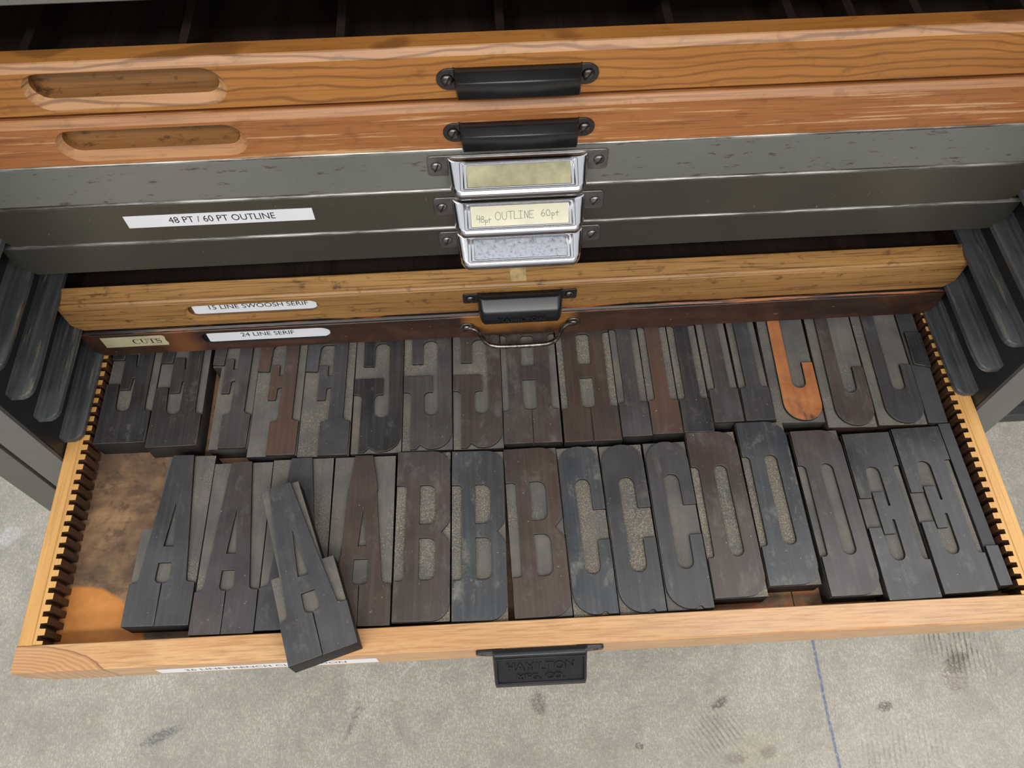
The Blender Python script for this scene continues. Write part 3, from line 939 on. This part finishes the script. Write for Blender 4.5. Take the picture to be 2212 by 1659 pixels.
d5, f5 = wooden_drawer('dark red brown wooden drawer with CUTS label and wire bail handle', Z5[0], Z5[1], 'bead', OAK4, (-.3030, -.1765, -.0170, .0075))
# papers lying in the slots, their tops hidden by the slot edge
strip_label(d4, 'paper_label', -.2940, -.1835, .0342, .0500, FY + .0040, '15 LINE SWOOSH SERIF', .0088, 'white paper slip reading 15 LINE SWOOSH SERIF', dx=.003, dz=.0006, xs=.98)
strip_label(d5, 'paper_label', -.2955, -.1805, -.0115, .0070, FY + .0040, '24 LINE SERIF', .0088, 'white paper slip reading 24 LINE SERIF', dx=-.001, dz=-.0004, xs=.98)
o = strip_label(d5, 'label', -.3905, -.3315, -.0068, .0092, FY - .0001, ' ', .0098, 'aged cream paper label reading CUTS', AGED, ragged=True)
bm = bmesh.new(); bm.from_mesh(o.data)
def rib(pts, ws):
    for (a, b), (w0, w1) in zip(zip(pts, pts[1:]), zip(ws, ws[1:])):
        a = Vector(a); b = Vector(b); dd = (b - a).normalized(); n = Vector((-dd.y, dd.x)); e = dd * .00008
        q = [a - e + n * w0, b + e + n * w1, b + e - n * w1, a - e - n * w0]
        bm.faces.new([bm.verts.new((p.x, p.y, .00030)) for p in q][::-1]).material_index = 1
T_, t_ = .00062, .00022
def at(x0, pts, k=.0072): return [(x0 + p[0] * k, -.0036 + p[1] * k) for p in pts]
x = -.0020    # C
c_pts = arc(.46, .5, .40, .49, 48, 312, 18)
rib(at(x, c_pts), [t_ + (T_ - t_) * max(0, -cos(radians(48 + 264 * i / 18))) for i in range(19)])
rib(at(x, [(.76, 1.0), (.76, .66)]), [t_, t_ * 1.4]); rib(at(x, [(.76, .02), (.76, .26)]), [t_, t_])
x += .0068    # U
rib(at(x, [(.20, .97), (.20, .34)] + arc(.50, .34, .30, .33, 180, 360, 8) + [(.80, .97)]), [T_, T_, T_] + [t_ * 1.2] * 8 + [t_, t_])
rib(at(x, [(.0, .98), (.42, .98)]), [t_, t_]); rib(at(x, [(.64, .98), (.98, .98)]), [t_, t_])
x += .0075    # T
rib(at(x, [(.45, .96), (.45, .02)]), [T_, T_]); rib(at(x, [(.02, .97), (.88, .97)]), [t_, t_])
rib(at(x, [(.03, .99), (.03, .70)]), [t_, t_]); rib(at(x, [(.87, .99), (.87, .70)]), [t_, t_]); rib(at(x, [(.24, .02), (.66, .02)]), [t_, t_])
x += .0068    # S
s_pts = arc(.36, .74, .26, .24, 30, 250, 9) + arc(.36, .26, .28, .25, 80, -150, 9)
rib(at(x, s_pts), [t_ + (T_ - t_) * (1 if 6 <= i <= 12 else .25) for i in range(len(s_pts))])
rib(at(x, [(.62, .98), (.62, .68)]), [t_, t_]); rib(at(x, [(.06, .02), (.06, .34)]), [t_, t_])
bm.to_mesh(o.data); bm.free()
# pale patch of old tape on the worn oak drawer
bm = bmesh.new()
zb = Z4[1] - .0085
add_prism(bm, [(FY + .0034, zb + .0037), (FY + .0162, Z4[1] + .0001), (FY + .0162, Z4[1] + .0003), (FY + .0034, zb + .0040)], 'x', -.0080, .0062)
finish('tape_patch', bm, TAPE, d4)
# black and orange bead on the dark drawer
bm = bmesh.new()
zb = Z5[1] - .0085
add_prism(bm, [(FY - .0004, zb + .0010), (FY, zb + .0024), (FY + .0018, zb + .0037), (FY + .0036, zb + .0039), (FY + .0160, Z5[1] + .0003), (FY + .0160, Z5[1] - .001), (FY + .002, zb + .001)], 'x', -HWF + .0005, HWF - .0005)
finish('bead', bm, STRIP, d5)

# moulded black pull with HAMILTON on the worn oak drawer
h4 = empty('pull', (.0002, FY, .0508), d4)
h4['label'] = 'black pressed pull lettered HAMILTON'
bm = bmesh.new()
merge(bm, tab_plate(.0515, -.0078, .0066, 0, r=.0018))
finish('backplate', bm, BLACK_METAL, h4)
bm = bmesh.new()
prof = smooth_prof([(-.0012, -.0002), (-.0080, -.0012, .003), (-.0185, -.0080, .006), (-.0215, -.0200)], 6)
loft_hood(bm, prof, end_stations(.0385, .0065, 8, .96), 0)
o = finish('hood', bm, BLACK_METAL, h4, True); solidify(o, .0013)
bm = bmesh.new()
merge(bm, text_mesh('HAMILTON', .0060, .0005, 1.30, .0001, 1.12), frame((0, -.0211, -.0158), (1, 0, 0), (0, .16, 1)))
finish('lettering', bm, BLACK_METAL, h4)
dome_screw(h4, (-.0448, -.0016, -.0078), .0041, 1.0)
dome_screw(h4, (.0448, -.0016, -.0078), .0041, 1.1)

# wire bail on the dark drawer
def tube(pts, radii, mat, name, parent, seg=12, closed=False):
    cu = bpy.data.curves.new('tmp', 'CURVE'); cu.dimensions = '3D'; cu.bevel_depth = 1.0; cu.bevel_resolution = 4; cu.use_fill_caps = True
    s = cu.splines.new('NURBS'); s.points.add(len(pts) - 1); s.use_endpoint_u = True; s.order_u = 3; s.resolution_u = 8
    for q, p, r in zip(s.points, pts, radii):
        q.co = (*p, 1); q.radius = r
    o_ = bpy.data.objects.new('tmp', cu); col.objects.link(o_)
    me = eval_mesh(o_); bpy.data.curves.remove(cu)
    me.materials.clear()
    for f in me.polygons: f.use_smooth = True
    return link_mesh(name, me, parent, (mat,))
h5 = empty('bail_handle', (.0008, FY, -.0026), d5)
h5['label'] = 'worn black wire bail handle'
P5 = [(-.0500, -.0016, 0), (-.0455, -.003, .0008), (-.0400, -.006, 0), (-.0370, -.012, -.0005), (-.0330, -.0195, -.001), (-.0250, -.0235, -.0012), (-.01, -.0240, -.0012), (.01, -.0240, -.0012),
      (.0250, -.0235, -.0012), (.0330, -.0195, -.001), (.0370, -.012, -.0005), (.0400, -.006, 0), (.0455, -.003, .0008), (.0500, -.0016, 0)]
tube(P5, [.0022, .0026, .0028, .0025, .0024, .0024, .0024, .0024, .0024, .0024, .0025, .0028, .0026, .0022], IRON, 'wire', h5)
for s in (-1, 1):
    bm = bmesh.new()
    lp = rounded([(s * .0505 - .0072, -.0062, .006), (s * .0505 + .0072, -.0062, .006), (s * .0505 + .0072, .0062, .006), (s * .0505 - .0072, .0062, .006)], 8)
    me = plate([lp], 0, .0016, .0005); me.transform(Matrix(((1, 0, 0, 0), (0, 0, -1, 0), (0, 1, 0, 0), (0, 0, 0, 1))))
    merge(bm, me)
    finish('eye_plate', bm, IRON, h5)
    dome_screw(h5, (s * .0508, -.0018, -.0004), .0042, .4, IRON)

# ------------------------------------------------------------------ the open drawer
D6 = empty('open_type_case', (-.0019, 0, -.0287))
D6.rotation_euler = (0.0156, 0, -0.0099)
tag(D6, 'pale wooden type drawer pulled out of the cabinet, full of carved letter blocks', 'drawer')
HW6 = .4182
bm = bmesh.new()
prof = [(0, -.0358), (0, -.0012), (.0012, 0), (.0203, 0), (.0209, -.0006), (.0209, -.0358)]
chamfered_front(bm, prof, HW6, (.0165, .0150))
def maple_front():
    M = Mat('pale_maple_front', 0.3, 0, 0.5)
    g = M.noise(M.co((2.2, 26, 26), False), 1.3, 5, 0.6, 0.6)
    c_ = M.mix(M.sramp(g, 0.3, 0.7), srgb(190, 144, 98), srgb(220, 178, 128))
    n2 = M.noise(M.co((26, 520, 520), False), 1.0, 4, 0.7)
    c_ = M.mix(M.math('MULTIPLY', M.sramp(n2, 0.44, 0.66), 0.75), c_, srgb(160, 112, 74))
    # orange stain in the middle
    big = M.noise(M.co((4, 20, 20), False), 1.6, 3, 0.5)
    c_ = M.mix(M.math('MULTIPLY', M.sramp(big, 0.5, 0.62), 0.35), c_, srgb(204, 146, 90))
    tc = M.n('ShaderNodeTexCoord'); sx = M.n('ShaderNodeSeparateXYZ'); M.l(tc.outputs['Object'], sx.inputs[0])
    # knot figure at the left end, bounded by an arc
    dst = M.n('ShaderNodeVectorMath', operation='DISTANCE')
    flat = M.n('ShaderNodeCombineXYZ')
    M.l(M.math('MULTIPLY', sx.outputs[0], 0.42), flat.inputs[0]); M.l(sx.outputs[1], flat.inputs[1])
    dst.inputs[1].default_value = (-.4182 * .42, -.012, 0)
    M.l(flat.outputs[0], dst.inputs[0])
    wob = M.math('ADD', dst.outputs['Value'], M.math('MULTIPLY', M.noise(M.co((1, 1, 1), False), 60, 3, 0.5), 0.003))
    inside = maprange(M, wob, .0345, .0335)
    rings = M.math('SINE', M.math('MULTIPLY', wob, 2600.0))
    rc = M.mix(maprange(M, rings, -1, 1), srgb(174, 124, 86), srgb(200, 152, 108))
    c_ = M.mix(M.math('MULTIPLY', inside, 0.75), c_, rc)
    line = M.math('MULTIPLY', maprange(M, M.math('ABSOLUTE', M.math('SUBTRACT', wob, .0340)), .0006, .0002), 0.7)
    c_ = M.mix(line, c_, srgb(120, 76, 48))
    M.color(c_)
    M.rough(maprange(M, g, 0.3, 0.7, 0.24, 0.38))
    M.bump(n2, 0.12, 0.0005)
    return M.m
fr6 = finish('front', bm, [maple_front()], D6)
IN6 = .3985   # inner face of the combs
for s in (-1, 1):
    bm = bmesh.new()
    add_box(bm, min(s * HW6, s * .4062), max(s * HW6, s * .4062), .0209, .44, -.0300, -.0002)
    bevel_bm(bm, .0008, 1)
    finish('side_rail', bm, MAPLE_Y, D6)
    # comb strip with upright notches
    pts = [(s * .4060, .0212)]
    y = .0240
    pts.append((s * IN6, .0212))
    random.seed(11 + s)
    while y < .40:
        w = .0046
        pts += [(s * IN6, y), (s * (IN6 + .0052), y + .0003), (s * (IN6 + .0052), y + w - .0002), (s * IN6, y + w)]
        y += .00962
    pts += [(s * IN6, .43), (s * .4060, .43)]
    bm = bmesh.new()
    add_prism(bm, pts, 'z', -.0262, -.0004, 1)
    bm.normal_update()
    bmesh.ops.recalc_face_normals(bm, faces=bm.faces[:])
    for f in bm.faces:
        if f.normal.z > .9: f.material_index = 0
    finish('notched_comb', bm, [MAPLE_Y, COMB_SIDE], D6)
bm = bmesh.new(); add_box(bm, -.4180, .4180, .0210, .4400, -.0318, -.0266); finish('bottom', bm, TRAY_FLOOR, D6)
bm = bmesh.new(); add_box(bm, -.4180, .4180, .4402, .4520, -.0318, -.0004); finish('back_rail', bm, MAPLE, D6)
strip_label(D6, 'label', -.3110, -.1330, -.0300, -.0150, -.0001, '36 LINE FRENCH CLARENDON', .0096, 'white printed strip reading 36 LINE FRENCH CLARENDON', dx=-.002, xs=1.0)

h6 = empty('pull', (-.0005, 0, -.0030), D6)
h6['label'] = 'black cast pull lettered HAMILTON MFG CO'
bm = bmesh.new()
for s in (-1, 1):
    bm = bmesh.new()
    lp = rounded([(s * .030, -.0125), (s * .040, -.0125), (s * .0515, -.0085, .003), (s * .0515, .0000, .003), (s * .036, .0018), (s * .030, .0018)][::s], 4)
    hole = [(s * .0452 + .0020 * cos(2 * pi * k / 12), -.0045 + .0020 * sin(2 * pi * k / 12)) for k in range(12)]
    me = plate([lp, hole], 0, .0034, .0006)
    me.transform(Matrix(((1, 0, 0, 0), (0, 0, -1, 0), (0, 1, 0, 0), (0, 0, 0, 1))))
    merge(bm, me)
    finish('ear', bm, CAST, h6)
bm = bmesh.new()
prof = smooth_prof([(-.0006, .0020), (-.0062, .0018, .002), (-.0250, -.0190, .003), (-.0262, -.0225)], 4)
st = [(-.0385, 0.0, 1), (-.0380, .5, 1), (-.0372, .9, 1), (-.0362, 1, 1), (.0362, 1, 1), (.0372, .9, 1), (.0380, .5, 1), (.0385, 0.0, 1)]
loft_hood(bm, prof, st, 0)
o = finish('hood', bm, CAST, h6, True); solidify(o, .0022)
fy = Vector((0, .0188, .0208)).normalized()
bm = bmesh.new()
def onslope(t):   # point on the sloping face, t = 0 top .. 1 bottom
    return Vector((0, -.0062 - .0188 * t, .0018 - .0208 * t)) + Vector((0, -.74, .67)) * .00035
merge(bm, text_mesh('HAMILTON', .0108, .0007, .98, .0002, 1.05), frame(onslope(.40), (1, 0, 0), fy))
merge(bm, text_mesh('MFG. CO.', .0078, .0007, 1.15, .0002, 1.05), frame(onslope(.74), (1, 0, 0), fy))
finish('lettering', bm, CAST, h6)
bm = bmesh.new()   # raised rim round the lettering
lp = [[(-.0362, -.0125), (.0362, -.0125), (.0362, .0125), (-.0362, .0125)], [(-.0348, -.0112), (.0348, -.0112), (.0348, .0112), (-.0348, .0112)]]
merge(bm, plate(lp, -.0003, .0005, .0002), frame(onslope(.53), (1, 0, 0), fy))
finish('rim', bm, CAST, h6)

# ------------------------------------------------------------------ wood type
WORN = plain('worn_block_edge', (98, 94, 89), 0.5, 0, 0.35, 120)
TYPE_H = .02325
FACE_D = .0030
ZTOP = -.0027          # height of the printing faces in the drawer
L = 151.3
def A_out(w, k=1.0):
    c = w / 52.3
    S = lambda u: u * c
    return [(0, 0), (S(25.5), 0), (S(25.5), 35.1), (S(19.7), 35.3, 4.5), (S(20.3), 52.6, .4), (S(31.1), 52.6, .4), (S(32.0), 35.3, 4.5), (S(26.3), 35.1), (S(26.3), 0), (S(52.3), 0),
            (S(52.3), 35), (S(45.3), 36.0, 3), (S(44.6), 41.7), (S(40.3), 85.3), (S(34), L), (S(16), L), (S(14.3), 133.7), (S(8.9), 64.1), (S(6.6), 36.3, 4), (0, 34.7)]
def A_hole(w):
    c = w / 52.3
    return [(25.6 * c, 108.5), (30.2 * c, 66.4), (21.9 * c, 66.7)]
def glyph(ch, w):
    """face outline and counters in mm, block w x 151.3, drawn as the blocks lie"""
    def sc(pts, w0): return [(p[0] * w / w0, *p[1:]) for p in pts]
    if ch == 'A': return [A_out(w), A_hole(w)]
    if ch == 'An':   # narrow topped A with small shoulders
        o = [(0, 0), (27.6, 0), (27.6, 34), (21.7, 34.2, 4), (22.2, 55.9, .4), (34.5, 55.9, .4), (34.9, 34.2, 4), (28.3, 34), (28.3, 0), (54.6, 0), (54.6, 33.8), (47.6, 34.4, 3), (46.3, 39.3),
             (39.0, 116.5), (40.0, 118.2), (39.5, 121.5), (34.3, L), (18.4, L), (14.8, 120.8), (13.6, 119), (13.7, 117), (11.8, 63.5), (7.4, 34.6, 4), (0, 33.8)]
        return [sc(o, 54.6), sc([(27.8, 101.1), (32.2, 67.1), (25.1, 67.1)], 54.6)]
    if ch == 'B':
        o = [(.2, .2), (46.8, .2, 15), (46.9, 66, 12), (39.2, 75.4), (46.7, 84, 12), (46.6, L, 15), (.2, L), (.2, 118.8), (8.8, 118.8, 3), (8.6, 33.6, 3), (.2, 33.6)]
        return [sc(o, 47), sc([(20.6, 118.9, 1.5), (34.4, 118.9, 7), (34.4, 82.3, 9), (20.5, 82.3, .5)], 47), sc([(20.7, 70.5, .5), (34.8, 70.5, 9), (34.8, 33.6, 7), (20.7, 33.6, 3)], 47)]
    if ch == 'C':
        o = [(.4, L - .2, 18.5), (37.0, L - .2, 18.5), (37.2, 90.3), (26.5, 90.3, .8), (26.3, 119.3, 6.6), (12.9, 119.3, 6.6), (13.1, 33.5, 6.6), (26.7, 33.5, 6.6), (26.9, 62.8, .8), (37.2, 62.8),
             (36.9, .2), (28.8, .2), (27.2, 2.4, .8), (25.2, 2.4, .8), (23, .8), (20, .2), (.6, .2, 21)]
        return [sc(o, 37.4)]
    if ch == 'D':
        o = [(.2, .2), (46.6, .2, 17), (46.6, L, 17), (.3, L), (.4, 117.5), (6.9, 117.5, 4), (6.2, 34.0, 3), (.2, 34.0)]
        return [sc(o, 46.8), sc([(20.4, 118.2, 6.2), (32.6, 118.2, 6.2), (33.2, 34.2, 6.2), (20.5, 34.2, 6.2)], 46.8)]
    if ch == 'E':
        o = [(0, 0), (44.2, 0), (44.6, 32.2), (38.9, 32.4, 3), (38.2, 40), (37.9, 118.3, 2.5), (43.9, 118.3), (43.9, L), (.3, L), (.3, 89.4), (10.9, 89.2), (12.6, 118.4, 6.2), (24.8, 118.4, 6.2),
             (24.9, 81.0, 1), (22.9, 81.0, 1), (22.2, 94.1), (12.1, 94.1), (12.6, 56.0), (21.6, 56.0), (22.6, 68.8, 1), (24.9, 68.8, 1), (24.7, 32.6, 6.2), (12.4, 32.6, 6.2), (11.2, 62.1), (0, 62.1)]
        return [sc(o, 44.4)]
    if ch == 'F':
        o = [(18.2, 0), (44.6, 0), (45.2, 33.8), (38.4, 35.2, 4), (38.6, L), (.4, L), (.5, 88.4), (11.4, 87.9), (12.9, 118.0, 6), (25.8, 118.0, 3), (25.6, 82.4, 1), (21.6, 82.4, 1), (21.4, 94.1), (14.0, 94.1), (13.4, 57.0), (20.8, 57.0), (21.4, 70.2, 3), (25.6, 70.2, .5),
             (25.2, 34.6, 4), (18.4, 33.6)]
        return [sc(o, 45.6)]
    if ch == 'G':
        o = [(7.1, .6), (12.4, .6), (15.3, 3.6), (16.4, 5.4, 1), (18.2, 3.6), (22.5, .8), (27, .4), (45.6, .4, 17), (45.9, L, 16), (7.8, L, 14), (8.0, 90.6), (18.6, 90.4), (18.6, 116.6, 6.5), (32.8, 116.6, 6.5), (33.7, 34.4, 6.6),
             (20.0, 34.4, 6.6), (19.5, 59.4, 5), (27.8, 59.4), (27.4, 76.7), (.4, 76.7), (.4, 60.0), (7.9, 60.0, 5)]
        return [sc(o, 46.2)]
    if ch == 'H':
        o = [(.2, 0), (26.4, 0), (26.5, 33.8), (27.2, 33.8), (27.1, 0), (52.5, 0), (52.6, 33.9), (45.6, 34.3, 3.5), (46.2, 117.5, 3.5), (52.6, 117.8), (52.6, L), (.2, L), (.2, 117.8), (5.9, 117.5, 3), (6.1, 33.6, 3), (.2, 33.0)]
        return [sc(o, 53), sc([(19.1, 81.2), (31.9, 81.2), (32.8, 116.2, 4), (19.6, 116.2, 4)], 53), sc([(19.1, 66.8), (32.1, 66.8), (32.1, 34.2, 4), (19.2, 34.2, 4)], 53)]
    if ch == 'I':
        o = [(.2, 0), (27.6, 0), (27.6, 34.4), (20.5, 34.8, 3), (20.4, 117.2, 3), (27.6, 117.4), (27.6, L), (.2, L), (.2, 117.4), (6.6, 117.2, 3), (6.4, 34.8, 3), (.2, 34.4)]
        return [sc(o, 27.8)]
    if ch == 'J':
        o = [(9.0, .9, 20), (46.3, .9, 17), (46.2, 62.9), (35.5, 62.9), (35.2, 35.0, 6.4), (22.1, 35.0, 6.4), (22.4, 127, 2), (30, 128), (30, L), (3.5, L), (3.5, 128), (9.8, 127, 2)]
        return [sc(o, 46.6)]
GROUPS = 'carved wood type blocks in the open drawer'
random.seed(21)
def block(ch, x, y, w, ang, tone, label, side=SIDE, body=None, lowmat=None, z=ZTOP, length=L, tilt=None, glyph_pts=None, grp=GROUPS):
    """x, y: front left corner in drawer coordinates (mm), ang: degrees clockwise from straight back"""
    loc6 = Matrix.Translation((x * mm, y * mm, z - TYPE_H)) @ Matrix.Rotation(radians(-ang), 4, 'Z')
    if tilt: loc6 = loc6 @ Matrix.Rotation(tilt, 4, 'X')
    D = Matrix.Translation(D6.location) @ D6.rotation_euler.to_matrix().to_4x4()
    bl = body or [(0, 0), (w, 0), (w, L), (0, L)]
    bl = [(p[0], p[1] * length / L) for p in bl]
    me = plate([bl], 0, TYPE_H - FACE_D, .00025, mm)
    me.materials.append(side); me.materials.append(lowmat or RECESS)
    for f in me.polygons: f.material_index = 1 if (f.normal.z > .9) else 0
    b = link_mesh('wood_type_block', me)
    b.matrix_world = D @ loc6
    tag(b, label, 'type block', grp)
    G = glyph_pts or glyph(ch, w)
    loops = [rounded([(p[0], p[1] * length / L, *p[2:]) for p in lp], 7) for lp in G]
    me = plate(loops, TYPE_H - FACE_D - .0002, TYPE_H, .00026, mm)
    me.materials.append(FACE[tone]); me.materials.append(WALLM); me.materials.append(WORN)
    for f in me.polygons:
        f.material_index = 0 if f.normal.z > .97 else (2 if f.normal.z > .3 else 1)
    fo = link_mesh('letter_face', me, b)
    return b
G1 = None
# front row, left to right
c = 54.5 / 52.3
block('A', -339.7, 32.4, 54.4, 1.0, 'slate', 'grey black A block at the left end of the front row, beside empty drawer bottom',
      body=[(0, 0), (54.4, 0), (54.4, L), (12.1, L), (10.8, 84), (.4, 84)])
block('A', -283.9, 23.0, 52.2, .55, 'mixed', 'reddish grey A block, second from the left in the front row')
block('A', -230.6, 24.0, 54.2, .3, 'slate', 'dark A block lying mostly hidden under the slanted A block')
block('An', -176.0, 23.6, 54.6, .7, 'umber', 'smooth brown A block with narrow top, just right of the slanted A block', side=SIDE_BROWN)
block('B', -120.0, 24.9, 47.6, .95, 'brown', 'brown B block with grey smears at its top left', lowmat=RECESS_TAN)
block('B', -71.2, 23.0, 46.6, .95, 'blue', 'blue black B block with pale streaks, middle of the three B blocks', lowmat=RECESS_TAN)
block('B', -19.3, 22.6, 47.8, -1.05, 'umber', 'dark brown B block, right one of the three, with orange worn left edge', side=SIDE_BROWN)
block('C', 29.3, 22.3, 37.4, -1.2, 'blue', 'blue black C block with tan dust in its counter, first of three C blocks', lowmat=RECESS_TAN)
block('C', 67.4, 22.2, 38.6, -1.0, 'slate', 'grey C block in the middle of the three C blocks', lowmat=RECESS_TAN)
block('C', 106.9, 23.2, 38.6, -.6, 'slate', 'grey C block, right one of the three, beside the brown speckled D block')
block('D', 146.6, 30.8, 45.3, -.55, 'brown', 'dark brown D block speckled with pale dust, first of three D blocks', lowmat=RECESS_TAN)
block('D', 193.7, 38.6, 44.6, -.3, 'blue', 'blue black D block set furthest back of the three D blocks', side=SIDE_BROWN, lowmat=RECESS_TAN)
block('D', 242.9, 27.4, 44.3, -.65, 'mixed', 'D block with grey brown top and shiny grey foot, right one of three')
block('E', 289.9, 22.0, 44.2, -.75, 'slate', 'slate grey E block, left of the two E blocks in the front row')
block('E', 337.1, 25.1, 45.0, -1.05, 'slate', 'slate grey E block in the front row next to the narrow edge block')
block('K', 384.7, 29.6, 11.0, -1.3, 'slate', 'very narrow block at the right end of the front row against the notched comb', lowmat=SLATE_LOW,
      glyph_pts=[[(0.1, 0), (11.0, 0), (11.0, 34), (.1, 34)]])
# back row, left to right
block('E', -395.6, 198.6, 46.2, .15, 'black', 'black E block at the left end of the back row against the comb')
block('E', -347.6, 192.6, 46.2, -.3, 'black', 'black E block, second in the back row, with a wide dark gap on its right')
block('F', -299.4, 189.0, 43.8, 1.0, 'mixed', 'dark grey F block with a notched lower left corner beside the wide gap', side=SIDE_GREY,
      body=[(8.2, 0), (43.8, 0), (43.8, L), (0, L), (0, 87), (8.4, 87)], glyph_pts=[[(max(p[0], 0.3), *p[1:]) for p in glyph('F', 43.8)[0]]])
block('F', -255.2, 179.6, 45.0, .9, 'rust', 'red brown F block in the back row, the middle of three F blocks')
block('F', -209.6, 177.2, 46.9, 1.0, 'slate', 'dusty grey F block just left of the three G blocks')
block('G', -160.9, 177.6, 46.0, .4, 'black', 'black G block, left one of three G blocks, pale scuff near its foot')
block('G', -114.0, 178.0, 46.0, .2, 'mixed', 'grey brown G block in the middle of the three G blocks')
block('G', -67.2, 177.2, 46.0, .35, 'brown', 'brown G block, right one of three, with fine vertical grain', side=SIDE_BROWN)
block('H', -20.6, 179.6, 53.2, .3, 'brown', 'brown grey H block directly under the wire bail handle')
block('H', 34.7, 178.6, 52.6, -.05, 'umber', 'red brown H block, right one of the two H blocks', lowmat=RECESS_TAN)
block('I', 88.1, 181.4, 27.4, -.1, 'mixed', 'grey brown I block with small pale spots, first of five I blocks', grp=GROUPS)
block('I', 116.1, 182.6, 28.0, .1, 'rust', 'red brown I block, second of five I blocks', grp=GROUPS)
block('I', 145.1, 182.7, 27.8, .1, 'black', 'black I block, third of five I blocks', grp=GROUPS)
block('I', 174.6, 191.6, 27.8, .05, 'mixed', 'brownish I block, fourth of five, set back from the front row', side=SIDE_GREY)
block('I', 204.3, 192.0, 27.4, .3, 'slate', 'slate I block touching the left side of the bright orange J block')
block('J', 232.6, 189.4, 45.2, 1.6, 'orange', 'bright orange J block with a few dark ink stains', side=SIDE_GREY)
block('J', 279.5, 182.2, 45.2, 2.0, 'brown', 'purplish brown J block, middle of the three J blocks', side=SIDE_BROWN)
block('J', 327.0, 182.0, 44.6, 1.5, 'slate', 'slate grey J block, right one of the three J blocks', side=SIDE_BROWN)
block('K', 373.6, 182.2, 17.6, 1.2, 'black', 'half hidden narrow block at right end of the back row with black raised square', lowmat=SLATE_LOW,
      glyph_pts=[[(2.2, 62), (17.4, 58), (17.4, 97), (2.4, 98)]])
# the loose block lying on top of the others and over the drawer front
c = 54.2 / 52.3
lean = block('A', -193.4, -11.0, 54.2, -17.0, 'slate', 'loose dark A block lying slanted on top of the others, over the drawer front edge', z=TYPE_H + .0010, tilt=-.0222, length=149.8,
      body=[(0, 0), (54.2, 0), (52.4, 76), (43.0, 76.2), (39.2, L), (7.0, L), (7.0, 73), (0, 73)],
      glyph_pts=[[(p[0] * c - (2.2 * p[1] / L if p[1] > 60 else 0) + (0 if p[1] > 60 else 0), *p[1:]) for p in A_out(52.3)], [(p[0] * c - 1.2, *p[1:]) for p in A_hole(52.3)]], grp=GROUPS)
